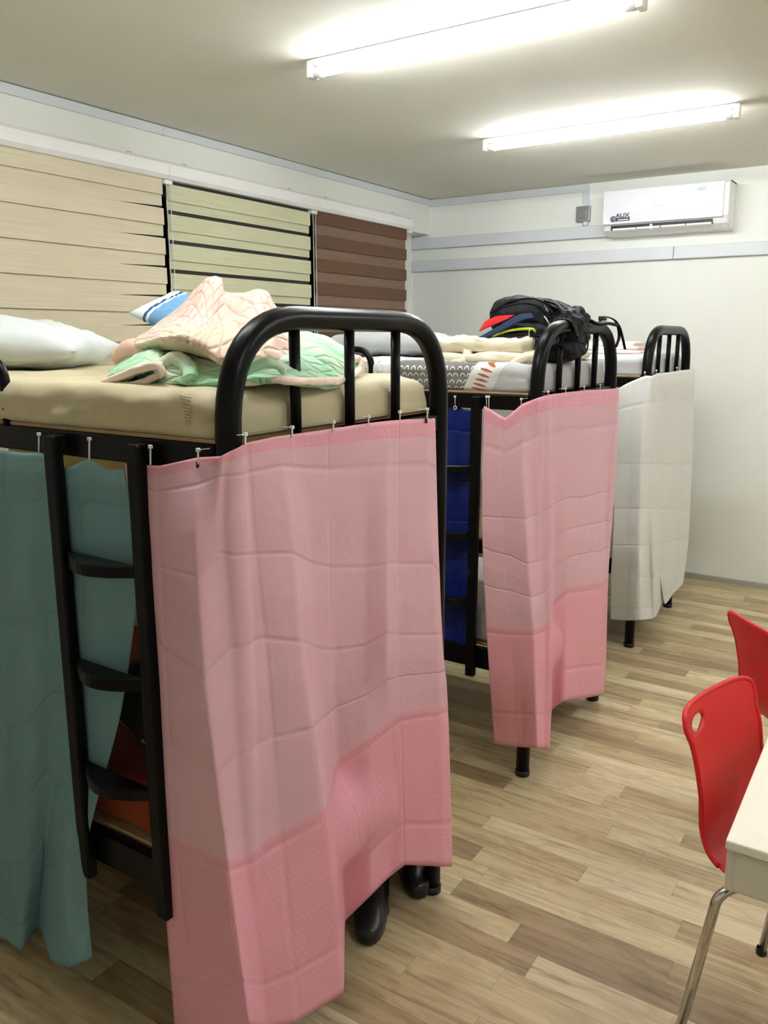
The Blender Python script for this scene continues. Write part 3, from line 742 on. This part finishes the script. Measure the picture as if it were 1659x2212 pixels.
wc1 = [A([(1334,840,'y',4.110), (1330,960,'y',4.105), (1325,1120,'y',4.10), (1320,1240,'y',4.10), (1319,1338,'y',4.10)]),
       A([(1355,828,'y',4.110), (1352,960,'y',4.09), (1348,1120,'y',4.09), (1345,1240,'y',4.08), (1345,1340,'y',4.08)]),
       A([(1393,812,'y',4.108), (1386,960,'y',4.075), (1382,1120,'y',4.07), (1384,1240,'y',4.06), (1386,1340,'y',4.05)]),
       A([(1408,812,'x',-1.116), (1402,960,'x',-1.11), (1400,1120,'x',-1.10), (1404,1240,'x',-1.10), (1407,1338,'x',-1.09)]),
       A([(1421,806,'x',-1.116), (1414,960,'x',-1.10), (1411,1120,'x',-1.09), (1414,1240,'x',-1.08), (1417,1332,'x',-1.08)]),
       A([(1436,806,'x',-1.128), (1432,960,'x',-1.14), (1430,1110,'x',-1.14), (1432,1210,'x',-1.14), (1434,1292,'x',-1.14)])]
cur5 = curtain('bunk_curtain', 'white curtain on the farthest bunk, the left of its two', M['white_curtain'], wc1, seed=5, amp=.005)
wc2 = [A([(1424,806,'x',-1.118), (1422,960,'x',-1.13), (1419,1120,'x',-1.13), (1424,1230,'x',-1.12), (1435,1305,'x',-1.10)]),
       A([(1445,804,'x',-1.116), (1444,960,'x',-1.115), (1441,1120,'x',-1.11), (1441,1225,'x',-1.10), (1440,1303,'x',-1.09)]),
       A([(1470,800,'x',-1.116), (1469,960,'x',-1.12), (1465,1120,'x',-1.12), (1462,1210,'x',-1.11), (1458,1280,'x',-1.10)]),
       A([(1501,797,'x',-1.116), (1497,960,'x',-1.11), (1490,1120,'x',-1.10), (1484,1200,'x',-1.10), (1475,1262,'x',-1.09)])]
cur6 = curtain('bunk_curtain', 'white curtain nearest the back wall with a pointed lower corner', M['white_curtain'], wc2, seed=6, amp=.005)
for (u, v0, v1, cu_) in ((1393, 804, 814, cur5), (1418, 800, 808, cur5), (1430, 799, 808, cur6), (1462, 794, 803, cur6), (1494, 790, 798, cur6)):
    tie2(cu_, u, v0, v1, ('x', -1.114))

# ---------------------------------------------------------------- soft things
def pillow(name, label, mats, cen, size, rot, seed=0, amp=.006, cat='pillow', power=.42, group=None, region=None):
    """stuffed case: thick centre, thin seam edge, pinched corners"""
    n = 36; sx, sy, sz = size; Mx = Matrix.Translation(Vector(cen)) @ rot.to_4x4()
    g = MB()
    for sgn in (1, -1):
        rows = []; uv = []
        for i in range(n+1):
            row = []; ur = []
            for j in range(n+1):
                a = -1+2*i/n; b_ = -1+2*j/n
                e = max(0, (1-abs(a)**2.4)*(1-abs(b_)**2.4))**power
                x = a*sx*(1-.07*(1-abs(b_)**2))*1.0; y = b_*sy*(1-.07*(1-abs(a)**2))
                z = sgn*sz*e
                edge = min(1, 6*min(1-abs(a), 1-abs(b_)))
                z += (fbm((a*2, b_*2, sgn), amp, 1.6, seed)+fbm((a*6, b_*6, sgn), amp*.3, 1.4, seed+2))*edge
                row.append(Mx @ Vector((x, y, z))); ur.append(((a+1)/2, (b_+1)/2))
            rows.append(row); uv.append(ur)
        g.grid(rows, uv=uv)
    o = g.build(name, mats, None, smooth=True, weld=.0006)
    if region:
        L = o.data.uv_layers[0].data
        for p_ in o.data.polygons:
            u = sum(L[l].uv[0] for l in p_.loop_indices)/len(p_.loop_indices); v = sum(L[l].uv[1] for l in p_.loop_indices)/len(p_.loop_indices)
            p_.material_index = region(u, v)
    return tag(o, label, cat, group)
def eul(x, y, z):
    from mathutils import Euler
    return Euler((R(x), R(y), R(z))).to_matrix()
pillow('pillow', 'plump white pillow on the nearest top bunk at the left edge', M['white_pillow'], (-2.36, 1.50, 1.583), (.30, .30, .078), eul(0, 4, 38), 1, .010)
star = pillow('pillow', 'small blue and grey star-print pillow poking out behind the quilt', [M['white_pillow'], M['sky_blue'], M['navy_line']], (-1.83, 1.80, 1.650), (.16, .12, .040), eul(18, 20, 20), 2, .005,
       region=lambda u, v: 1 if u > .20 else (2 if .13 < u <= .165 else 0))
sp = []
p2 = pillow('pillow', 'grey pillow with black line drawing and a pink mark on the middle bunk', M['grey_pillow'], (-1.97, 3.12, 1.574), (.28, .22, .058), eul(0, 0, 12), 3, .008)

def sheet(P, nu=8, nv=8, k=.9, amp=.004, seed=0, sc_=9, uvs=1.0):
    C = [[Vector(p) for p in row] for row in P]
    rows = [spline(r, nu, k) for r in C]
    cols = list(zip(*rows)); cols = [spline(cc, nv, k) for cc in cols]
    G = list(map(list, zip(*cols)))
    out = []; UV = []
    for i, r in enumerate(G):
        rr = []; uu = []
        for j, p in enumerate(r):
            n = fbm(p, amp, sc_, seed); rr.append(p+Vector((n*.3, -n*.5, n)))
            uu.append((j/(len(r)-1)*uvs*len(P[0])/4, i/(len(G)-1)*uvs*len(P)/4))
        out.append(rr); UV.append(uu)
    return out, UV
# quilt: pink upper fold over a green lower fold
q = thing('quilt', 'rumpled pastel pink and green quilt heaped on the nearest mattress', 'quilt', (-1.35, 1.45, 1.51))
# lower green mound: rows from the back to the front hem
low = [A([(300,765,'y',1.80), (400,720,'y',1.80), (500,735,'y',1.80), (600,712,'y',1.80), (700,728,'y',1.80), (785,775,'y',1.80)]),
       A([(268,772,'y',1.66), (360,720,'y',1.62), (470,725,'y',1.62), (590,712,'y',1.62), (695,735,'y',1.66), (788,782,'y',1.74)]),
       A([(245,790,'y',1.45), (330,735,'y',1.42), (430,745,'y',1.40), (560,745,'y',1.40), (680,752,'y',1.48), (776,800,'y',1.66)]),
       A([(232,808,'y',1.30), (320,762,'y',1.26), (400,768,'y',1.24), (520,775,'y',1.26), (650,772,'y',1.34), (750,812,'y',1.58)]),
       A([(226,822,'y',1.24), (300,795,'y',1.20), (370,800,'y',1.17), (500,800,'y',1.20), (640,806,'y',1.28), (735,820,'y',1.50)]),
       A([(232,829,'y',1.22), (300,826,'y',1.18), (370,826,'y',1.155), (500,824,'y',1.17), (640,826,'y',1.25), (735,826,'y',1.46)])]
G, UV = sheet(low, 9, 7, .9, .010, 11, 6, 2.2)
g = MB(); g.grid(G, uv=UV); o = g.build('lower_fold', M['green_quilt'], q, smooth=True); solid(o, .012, -1)
# rolled front lip of the lower fold (pale edge, curled at the left)
def roll(pts, r, mat, name, parent, seed=0, k=10, amp=.004):
    ps = spline(pts, k); b = MB(); rr = [r[0]+(r[1]-r[0])*i/(len(ps)-1) for i in range(len(ps))] if isinstance(r, tuple) else r
    seg = 14; b.tube(ps, rr, seg)
    for v in b.bm.verts: v.co += Vector((1, .5, 1))*fbm(v.co, amp, 18, seed)
    return b.build(name, mat, parent, smooth=True)
roll(A([(478,828,'y',1.165), (560,823,'y',1.20), (640,823,'y',1.245), (710,824,'y',1.38), (745,820,'y',1.50), (775,800,'y',1.64)]), .008, M['quilt_edge'], 'piped_edge', q, 1)
# curled tongue at the left front, its tip open like a tube
tg = []
ctr = A([(345,752,'y',1.34), (320,776,'y',1.26), (295,795,'y',1.20), (262,812,'y',1.16), (240,822,'y',1.145)])
# open curled flap: arch section swept towards the camera
fl = [A([(232,815,'y',1.20), (262,782,'y',1.20), (318,755,'y',1.24), (352,760,'y',1.24), (362,785,'y',1.22)]),
      A([(224,824,'y',1.165), (262,795,'y',1.16), (315,772,'y',1.17), (350,775,'y',1.18), (358,795,'y',1.17)]),
      A([(228,828,'y',1.140), (262,812,'y',1.13), (300,796,'y',1.13), (335,790,'y',1.13), (352,800,'y',1.14)])]
G, UV = sheet(fl, 8, 7, .9, .004, 12, 20, 1.0); g = MB(); g.grid(G, uv=UV); o = g.build('curled_flap', M['green_quilt'], q, smooth=True); solid(o, .014, -1)
roll(A([(226,826,'y',1.142), (262,812,'y',1.128), (300,796,'y',1.126), (335,789,'y',1.128), (352,798,'y',1.138), (346,808,'y',1.15)]), .008, M['quilt_edge'], 'piped_edge', q, 3, amp=.003)
roll(A([(250,826,'y',1.145), (262,833,'y',1.135), (290,830,'y',1.135), (318,822,'y',1.14), (345,808,'y',1.15)]), (.010, .007), M['quilt_edge'], 'piped_edge', q, 4, amp=.003)
# folds in the green cloth
roll(A([(500,826,'y',1.155), (520,805,'y',1.16), (550,790,'y',1.18), (580,785,'y',1.20), (605,792,'y',1.22), (612,806,'y',1.23)]), (.013, .008), M['green_quilt'], 'fold', q, 5)
roll(A([(350,790,'y',1.175), (375,775,'y',1.18), (400,782,'y',1.18), (412,800,'y',1.17), (414,818,'y',1.16)]), (.013, .016), M['green_quilt'], 'fold', q, 6)
# upper pink fold: back ridge with two peaks, sweeping forward to a hanging lip
up = [A([(330,740,'y',1.66), (395,690,'y',1.72), (430,640,'y',1.74), (490,648,'y',1.74), (560,640,'y',1.74), (600,690,'y',1.76), (690,760,'y',1.78)]),
      A([(312,730,'y',1.60), (400,650,'y',1.62), (455,597,'y',1.62), (488,632,'y',1.64), (570,626,'y',1.62), (604,668,'y',1.66), (700,745,'y',1.70)]),
      A([(300,725,'y',1.52), (392,672,'y',1.52), (440,625,'y',1.54), (492,646,'y',1.56), (560,640,'y',1.52), (598,690,'y',1.54), (690,760,'y',1.60)]),
      A([(292,730,'y',1.42), (380,695,'y',1.40), (425,678,'y',1.44), (470,690,'y',1.46), (540,690,'y',1.42), (600,712,'y',1.42), (680,770,'y',1.50)]),
      A([(290,736,'y',1.34), (370,706,'y',1.26), (430,704,'y',1.28), (480,700,'y',1.32), (545,700,'y',1.32), (600,725,'y',1.34), (665,780,'y',1.42)]),
      A([(291,741,'y',1.30), (350,728,'y',1.18), (400,724,'y',1.16), (440,745,'y',1.17), (482,783,'y',1.18), (560,770,'y',1.22), (640,800,'y',1.34)])]
up = [r_[:3]+[r_[2].lerp(r_[3], .6)]+r_[3:] for r_ in up]
up[1][2] = at(446, 603, 'y', 1.62); up[1][3] = at(478, 600, 'y', 1.63); up[2][3] = at(474, 628, 'y', 1.55)
G, UV = sheet(up, 10, 9, .85, .007, 21, 7, 2.2)
g = MB(); g.grid(G, uv=UV); o = g.build('upper_fold', M['pink_quilt'], q, smooth=True); solid(o, .014, -1)
# underside of the lip, yellowish
un = [A([(292,740,'y',1.30), (350,726,'y',1.19), (400,724,'y',1.17), (440,745,'y',1.18), (480,782,'y',1.19)]),
      A([(330,750,'y',1.32), (370,752,'y',1.24), (410,758,'y',1.22), (450,768,'y',1.22), (476,776,'y',1.23)])]
M['lemon_quilt'] = cloth('pale lemon quilt lining', c(240, 232, 196), wrinkle=.3)
G, UV = sheet(un, 10, 8, .9, .002, 22, 12, 1.0); g = MB(); g.grid(G, uv=UV); o = g.build('lining', M['lemon_quilt'], q, smooth=True); solid(o, .006, -1)
roll(A([(262,768,'y',1.50), (285,752,'y',1.42), (330,752,'y',1.34), (372,745,'y',1.30)]), (.026, .020), M['pink_quilt'], 'side_fold', q, 8)
roll(A([(760,778,'y',1.66), (776,775,'y',1.68), (782,790,'y',1.68), (768,812,'y',1.66), (745,822,'y',1.60)]), .011, M['quilt_edge'], 'piped_edge', q, 9)

def lump(name, P, mat, parent, nu=8, nv=8, amp=.004, seed=0, th=.01, sc_=16, uvs=1):
    G, UV = sheet(P, nu, nv, .9, amp, seed, sc_, uvs); g = MB(); g.grid(G, uv=UV); o = g.build(name, mat, parent, smooth=True); solid(o, th, -1); return o
def blob(name, cen, rad, mat, parent, seed=0, amp=.01, sc_=8, p=2.6, rot=None, n=28):
    g = MB(); rows = []
    for i in range(n+1):
        th = PI*i/n; row = []
        for j in range(n*2):
            ph = 2*PI*j/(n*2); s = lambda v, e: (abs(v)**e)*(1 if v >= 0 else -1); e = 2/p
            d = Vector((s(math.sin(th), e)*s(math.cos(ph), e)*rad[0], s(math.sin(th), e)*s(math.sin(ph), e)*rad[1], s(math.cos(th), e)*rad[2]))
            if rot is not None: d = rot @ d
            q_ = Vector(cen)+d; k = fbm(q_, amp, sc_, seed)
            row.append(q_+d.normalized()*k)
        rows.append(row)
    g.grid(rows, closed_u=True)
    return g.build(name, mat, parent, smooth=True, weld=.0003)
# cream blanket folded on the middle bunk
cb = thing('blanket', 'cream folded blanket in front of the backpack', 'blanket', (-1.35, 2.8, 1.52))
def slabfold(parent, name, mat, x0, x1, y0, y1, z, h, seed, amp=.008, fold='left'):
    """one thickness of folded blanket with a rounded fold"""
    rows = []; n = 26
    sec = []
    for k in range(9): a = PI/2+PI*k/8; sec.append((math.cos(a)*h*.5, math.sin(a)*h*.5))
    for i in range(n+1):
        y = y0+(y1-y0)*i/n; row = []; e = min(1, min(i, n-i)/2+.55)
        pts = [(x1-(x1-x0-h*.5)*k/14, h*.5*e) for k in range(14)] + [(x0+h*.5+cx_*e, cz_*e) for cx_, cz_ in sec] + [(x0+h*.5+(x1-x0-h*.5)*k/14, -h*.5*e) for k in range(1, 15)]
        for x, dz in pts:
            p = Vector((x, y, z+h*.5+dz)); nn = fbm(p, amp, 9, seed); p.z += nn*(1 if dz > 0 else .3); p.x += fbm(p, amp, 7, seed+5); p.y += fbm(p, amp*1.2, 6, seed+9); row.append(p)
        rows.append(row)
    g = MB(); g.grid(rows, closed_u=True)
    for rw in (rows[0], rows[-1]): g.bm.faces.new([g.bm.verts.new(p) for p in rw]).tag = True
    return g.build(name, mat, parent, smooth=True, weld=.0003)
slabfold(cb, 'lower_fold', M['cream_blanket'], -1.50, -1.17, 2.70, 2.95, 1.512, .036, 31, .010)
slabfold(cb, 'upper_fold', M['cream_blanket'], -1.53, -1.20, 2.72, 2.93, 1.548, .050, 33, .016)
roll(A([(968,752,'y',2.80), (990,745,'y',2.76), (1010,760,'y',2.73), (1002,780,'y',2.71), (975,782,'y',2.72), (958,768,'y',2.74)]), .018, M['cream_blanket'], 'rolled_end', cb, 35)
roll(A([(1130,796,'y',2.68), (1110,785,'y',2.69), (1140,772,'y',2.70), (1165,768,'y',2.71)]), (.012, .016), M['cream_blanket'], 'loose_corner', cb, 36)

# pale folded blankets on the far bunk
fb = thing('blanket', 'pale pink folded blankets on the farthest mattress', 'blanket', (-1.5, 4.5, 1.52))
for k in range(3): slabfold(fb, 'fold', M['pale_blanket'], -1.66+.02*k, -1.24-.02*k, 4.32+.02*k, 4.68, 1.515+k*.020, .020, 41+k, .006)
fb2 = thing('blanket', 'crumpled cream blanket half behind the backpack', 'blanket', (-1.3, 3.25, 1.52))
blob('heap', (-1.27, 3.28, 1.535), (.12, .09, .028), M['cream_blanket'], fb2, 44, .012, 14)

# ---------------------------------------------------------------- backpack
bp = thing('backpack', 'black backpack with lime zip, navy and red straps lying on the middle bunk', 'backpack', (-1.29, 3.0, 1.515))
blob('main_compartment', (-1.275, 3.02, 1.672), (.165, .135, .082), M['dark_fabric'], bp, 51, .014, 9, 2.4, eul(0, 12, 5))
blob('lower_pocket', (-1.275, 2.99, 1.572), (.185, .145, .050), M['dark_fabric'], bp, 52, .010, 9, 2.8, eul(0, 3, 5))
blob('middle_section', (-1.25, 3.00, 1.625), (.175, .135, .045), M['black_fabric'], bp, 53, .008, 12, 2.6, eul(0, 8, 5))
blob('back_padding', (-1.130, 3.00, 1.62), (.065, .135, .095), M['black_fabric'], bp, 54, .016, 14, 2.6, eul(0, 18, 5))
blob('lower_padding', (-1.135, 2.93, 1.56), (.085, .10, .045), M['black_fabric'], bp, 55, .012, 14, 2.4)
YZ = 2.845
roll(A([(1066,728,'y',2.85), (1090,717,'y',2.838), (1120,711,'y',2.834), (1150,711,'y',2.838), (1156,718,'y',2.845)]), .0048, M['lime'], 'lime_zip', bp, 0, amp=.0005)
MB().tube(spline(A([(1144,712,'y',2.828), (1143,725,'y',2.825), (1147,738,'y',2.825)]), 4), .0035, 8).build('zip_pull', M['chrome'], bp)
MB().tube(spline(A([(1175,683,'y',2.85), (1182,692,'y',2.845), (1188,702,'y',2.845)]), 4), .0032, 8).build('zip_pull', M['chrome'], bp)
MB().tube(spline(A([(1176,660,'y',2.90), (1181,668,'y',2.895), (1184,674,'y',2.895)]), 4), .0028, 8).build('zip_pull', M['chrome'], bp)
def strap(name, pts, wd, mat, th=.004, parent=bp): return MB().tube(spline(A(pts), 8), 0, 10, flat=(wd, th)).build(name, mat, parent, smooth=True)
lump('navy_strap', [A([(1022,735,'y',2.84), (1045,722,'y',2.835), (1085,700,'y',2.83), (1120,680,'y',2.835), (1148,676,'y',2.85)]),
                    A([(1010,742,'y',2.835), (1040,733,'y',2.825), (1085,713,'y',2.815), (1128,692,'y',2.825), (1155,686,'y',2.845)])], M['navy'], bp, 6, 5, .001, 56, .004)
lump('red_strap', [A([(1048,695,'y',2.86), (1075,684,'y',2.852), (1112,681,'y',2.858)]), A([(1036,716,'y',2.85), (1065,703,'y',2.842), (1098,690,'y',2.85)])], M['red_fabric'], bp, 6, 5, .001, 57, .004)
for k, pts in enumerate(([(1050,700,'y',2.88), (1080,668,'y',2.87), (1130,655,'y',2.87), (1170,664,'y',2.88), (1190,690,'y',2.88)],
                         [(1062,676,'y',2.90), (1100,652,'y',2.895), (1150,645,'y',2.895), (1188,660,'y',2.90)],
                         [(1048,735,'y',2.84), (1090,724,'y',2.832), (1140,722,'y',2.832), (1180,728,'y',2.84)])):
    MB().tube(spline(A(pts), 8), .0035, 8).build('seam_piping', M['black_fabric'], bp)
for k, pts in enumerate(([(1178,650,'y',2.90), (1205,660,'y',2.90), (1222,690,'y',2.88), (1215,730,'y',2.86)],
                         [(1185,655,'y',2.95), (1215,672,'y',2.93), (1235,690,'y',2.90), (1240,715,'y',2.88)],
                         [(1192,700,'y',2.86), (1215,690,'y',2.86), (1238,700,'y',2.87), (1248,730,'y',2.86)],
                         [(1160,735,'y',2.83), (1185,750,'y',2.82), (1205,742,'y',2.82), (1225,755,'y',2.82)],
                         [(1205,655,'y',2.97), (1225,668,'y',2.96), (1222,680,'y',2.94)])):
    strap('harness_strap', pts, .032 if k < 3 else .02, M['black_fabric'], .010)
# straps thrown over the foot arch
strap('arch_strap', [(1225,703,'y',2.90), (1238,697,'x',-1.10), (1252,697,'x',-1.075), (1263,715,'x',-1.058), (1270,735,'x',-1.055), (1268,755,'x',-1.055), (1262,760,'x',-1.055), (1260,740,'x',-1.057)], .012, M['black_fabric'], .004)
strap('arch_strap', [(1250,700,'y',3.02), (1270,692,'y',3.05), (1290,700,'y',3.08), (1312,698,'y',3.15), (1330,702,'y',3.22)], .03, M['black_fabric'], .012)
strap('arch_strap', [(1285,704,'x',-1.085), (1300,690,'x',-1.08), (1305,684,'x',-1.08), (1325,690,'x',-1.06), (1338,706,'x',-1.05), (1346,735,'x',-1.04), (1350,754,'x',-1.04)], .012, M['black_fabric'], .004)
strap('arch_strap', [(1330,694,'x',-1.062), (1336,710,'x',-1.055), (1337,730,'x',-1.055), (1330,750,'x',-1.058)], .014, M['black_fabric'], .005)
p = at(1302, 687, 'x', -1.08); MB().box(p-Vector((.012, .02, .010)), p+Vector((.012, .02, .008)), .004).build('strap_buckle', M['black_matte'], bp)

# ---------------------------------------------------------------- prints on the pillows
def print_line(name, pts, r, mat, parent): return MB().tube(spline(pts, 6), r, 6).build(name, mat, parent)
def on_surface(obj, u, v):
    o_ = Vector((0, 0, CAM_H)); d = (at(u, v, 'y', 10)-o_).normalized()
    W = obj.matrix_world.inverted() if 0 else Matrix.Translation(obj.location).inverted()
    ok, loc, nrm, _ = obj.ray_cast(W @ o_, (W.to_3x3() @ d))
    if ok: return obj.location + loc + nrm*.0012
    return None
bpy.context.view_layer.update()
for pts in ([(895,698), (920,697), (945,700), (960,708), (985,706), (1000,706)], [(925,740), (950,738), (975,738), (1000,740)], [(911,712), (918,718), (925,727), (924,728), (916,722), (911,715)]):
    q_ = [on_surface(p2, *a) for a in pts]; q_ = [a for a in q_ if a]
    if len(q_) > 1: print_line('printed_line', q_, .0012, M['line_black'], p2)
q_ = [on_surface(p2, *a) for a in ((984,708), (992,714), (998,722))]; q_ = [a for a in q_ if a]
if len(q_) > 1: print_line('pink_print', q_, .005, M['magenta'], p2)
q_ = []
for k in range(11):
    a = PI/2+k*PI/5; r_ = 17 if k % 2 == 0 else 8; q_.append(on_surface(star, 322+r_*.8*math.cos(a+.2), 688-r_*math.sin(a+.2)))
q_ = [a for a in q_ if a]
if len(q_) > 2: MB().tube(q_, .0015, 6).build('star_print', M['star_grey'], star)

# ---------------------------------------------------------------- lower bunk things behind the near ladder
fl = thing('floral_blanket', 'black floral blanket on the lower bunk behind the near ladder', 'blanket', (-1.42, 1.35, .61))
blob('heap', (-1.40, 1.32, .73), (.22, .16, .12), M['floral'], fl, 61, .02, 7, 2.4)
M['cream_curtain'] = curtain_mat('cream curtain', c(214, 200, 140), c(214, 200, 140), seam=1.2, through=.0)
yc = [[Vector((x, 1.905+(k % 2)*.022, 1.372-(k % 2)*.012)), Vector((x-.01, 1.90+(k % 2)*.03, 1.15)), Vector((x+.01, 1.90+(k % 2)*.035, .80)), Vector((x, 1.90+(k % 2)*.04, .45)), Vector((x+.01, 1.895+(k % 2)*.04, .09))] for k, x in enumerate([-1.10-.13*i for i in range(16)])]
curtain('bunk_curtain', 'pale yellow curtain on the window-corner side of the nearest bunk, seen past the ladder', M['cream_curtain'], yc, seed=7, amp=.006, smooth_u=.9)
# black boots under the nearest bunk
def boot(label, loc, rz, group):
    t = thing('ankle_boot', label, 'boot', loc, rz, group)
    g = MB()
    rows = []
    for k in range(15):   # sole to shaft, sections in plan
        s = k/14; z = .012+s*.135
        toe = .088*(1-min(1, max(0, (z-.045)/.045)))**.5 if z > .045 else .088
        L0 = -.075; L1 = max(.030, toe*1.15); wd = .048 if z < .06 else .040
        row = []
        for j in range(20):
            a = 2*PI*j/20; ca, sa = math.cos(a), math.sin(a); row.append(Vector(((L0+L1)/2+(L1-L0)/2*math.copysign(abs(ca)**.75, ca), wd*math.copysign(abs(sa)**.75, sa), z)))
        rows.append(row)
    g.grid(rows, closed_u=True); g.build('upper', M['boot'], t, world=False, smooth=True)
    MB().lathe([(0, 0), (.050, 0), (.050, .014), (0, .014)], (.023, 0, 0), 24, squash=1).build('sole', M['black_matte'], t, world=False)
    so = t.children[-1]
    for v in so.data.vertices: v.co.x = .014+(v.co.x-.014)*1.82
    MB().tube([(.0, .0365, .10), (.03, .030, .085), (.05, .01, .07)], .002, 6).build('lace', M['line_black'], t, world=False)
    return t
boot('black ankle boot under the nearest bunk, the one closer to the camera', (-1.160, 1.722, 0), R(-60), 'boots under the nearest bunk')
copy_tree(bpy.data.objects['ankle_boot'], None, (-1.160, 1.945, 0), R(-52), 'black ankle boot under the nearest bunk, the one farther from the camera')

# ---------------------------------------------------------------- table
TX, TY = -.199, 1.403
tb = thing('desk', 'white-topped table with rounded corner at the right edge', 'table', (TX+.6, TY+.31, 0))
MB().box((TX, TY, .722), (TX+1.2, TY+.62, .740), .003).build('table_top', M['table_top'], tb)
MB().box((TX+.012, TY+.003, .640), (TX+1.19, TY+.022, .7225), .008, 3).build('end_panel', M['table_edge'], tb)
MB().box((TX+.003, TY+.004, .640), (TX+.018, TY+.61, .7225), .004).build('side_panel', M['table_edge'], tb)
MB().box((TX+1.182, TY+.02, .640), (TX+1.197, TY+.61, .7225), .004).build('side_panel', M['table_edge'], tb)
for yy in (TY+.08, TY+.54):
    MB().box((TX+.08, yy-.02, .60), (TX+1.12, yy+.02, .640), .003).build('cross_bar', M['black_metal'], tb)
    for xx in (TX+.16, TX+1.05): MB().tube([(xx, yy, .61), (xx, yy, .0)], .016, 12).build('leg', M['black_metal'], tb)

MB().tube([(TX+.065, TY+.06, .640), (TX+.16, TY+.08, .52)], 0, 10, flat=(.03, .012)).build('leg_brace', M['black_metal'], tb)

# ---------------------------------------------------------------- chairs
def make_chair(label, loc, rz):
    """faces local +X; origin on the floor under the seat centre"""
    t = thing('shell_chair', label, 'chair', loc, rz, 'red plastic chairs by the table')
    ctrl = [(.215, .432, .17), (.19, .452, .195), (.06, .448, .205), (-.08, .442, .205), (-.155, .455, .185), (-.200, .505, .168), (-.222, .59, .157), (-.238, .67, .162), (-.255, .72, .164), (-.268, .760, .173), (-.276, .782, .170)]
    sp_ = spline([Vector(x) for x in ctrl], 7)
    rows = []; n = 30; N = len(sp_)
    for i, (x, z, hw) in enumerate(sp_):
        row = []; s = i/(N-1)
        for j in range(n+1):
            u = -1+2*j/n
            # rounded front and top corners: pull the row back along the profile near the sides
            k = abs(u)**5; ii = i
            if s > .75: ii = i-(s-.75)/.25*k*6
            elif s < .25: ii = i+(.25-s)/.25*k*7
            lo = int(max(0, min(N-2, ii))); f = max(0, min(1, ii-lo)); q_ = sp_[lo].lerp(sp_[lo+1], f)
            bw = max(0, min(1, (s-.35)/.25)); 
            cx_ = q_.x + bw*.018*abs(u)**2.2; cz_ = q_.y + (1-bw)*.022*abs(u)**2.5
            row.append(Vector((cx_, u*q_[2] if False else u*hw*(1-.06*k), cz_)))
        rows.append(row)
    # hand hole near one upper corner: a block of the grid is replaced by a ring around a drop-shaped opening
    i0, i1, j0, j1 = 55, 63, 2, 10
    def surf(i, j):
        a_, b_ = int(i), int(j); fi, fj = i-a_, j-b_
        return rows[a_][b_].lerp(rows[a_][b_+1], fj).lerp(rows[a_+1][b_].lerp(rows[a_+1][b_+1], fj), fi)
    g = MB(); bm = g.bm
    V = [[bm.verts.new(p_) for p_ in r_] for r_ in rows]
    for i in range(len(rows)-1):
        for j in range(n):
            if i0 <= i < i1 and j0 <= j < j1: continue
            bm.faces.new((V[i][j], V[i+1][j], V[i+1][j+1], V[i][j+1])).smooth = True
    loop = [(i0, j) for j in range(j0, j1)] + [(i, j1) for i in range(i0, i1)] + [(i1, j) for j in range(j1, j0, -1)] + [(i, j0) for i in range(i1, i0, -1)]
    ic, jc = (i0+i1)/2, (j0+j1)/2; inner = []
    for (i, j) in loop:
        a_ = math.atan2((i-ic)/4, (j-jc)/4); di = math.sin(a_); dj = math.cos(a_)
        if di < 0: dj *= 1+di*.55
        inner.append(bm.verts.new(surf(ic+di*3.2, jc+dj*3.2+di*.5)))
    m_ = len(loop)
    for k in range(m_):
        A_, B_ = loop[k], loop[(k+1) % m_]
        bm.faces.new((V[A_[0]][A_[1]], V[B_[0]][B_[1]], inner[(k+1) % m_], inner[k])).smooth = True
    bmesh.ops.delete(bm, geom=[V[i][j] for i in range(i0+1, i1) for j in range(j0+1, j1)], context='VERTS')
    o = g.build('shell', M['red_plastic'], t, world=False, smooth=True)
    solid(o, .006, 0)
    # rolled rim around the back
    rim = [r_[0] for r_ in rows[26:]] + rows[-1][1:] + [r_[-1] for r_ in rows[26:-1][::-1]]
    MB().tube(rim, .0062, 8).build('rim', M['red_plastic'], t, world=False, smooth=True)
    for s in (-1, 1):
        MB().tube(fillet([(.02, s*.10, .430), (-.10, s*.155, .428), (-.125, s*.195, .41), (-.180, s*.215, .0)], [.05, .05], 8), .0115, 14).build('leg', M['chrome'], t, world=False)
        MB().tube(fillet([(.02, s*.10, .430), (.12, s*.155, .428), (.155, s*.190, .41), (.205, s*.215, .0)], [.05, .05], 8), .0115, 14).build('leg', M['chrome'], t, world=False)
        for x in (-.180, .205):
            MB().lathe([(0, 0), (.0135, 0), (.0135, .018), (.012, .02)], (x, s*.215, 0), 14).build('foot_cap', M['black_matte'], t, world=False)
    MB().box((-.09, -.12, .424), (.10, .12, .434), .003).build('seat_plate', M['black_matte'], t, world=False)
    return t
ch = make_chair('red shell chair with a hand hole, pushed up to the table', (-.075, 1.872, 0), R(-16))
copy_tree(ch, None, (-.130, 2.67, 0), R(44), 'red shell chair at the right edge, turned away beyond the table')
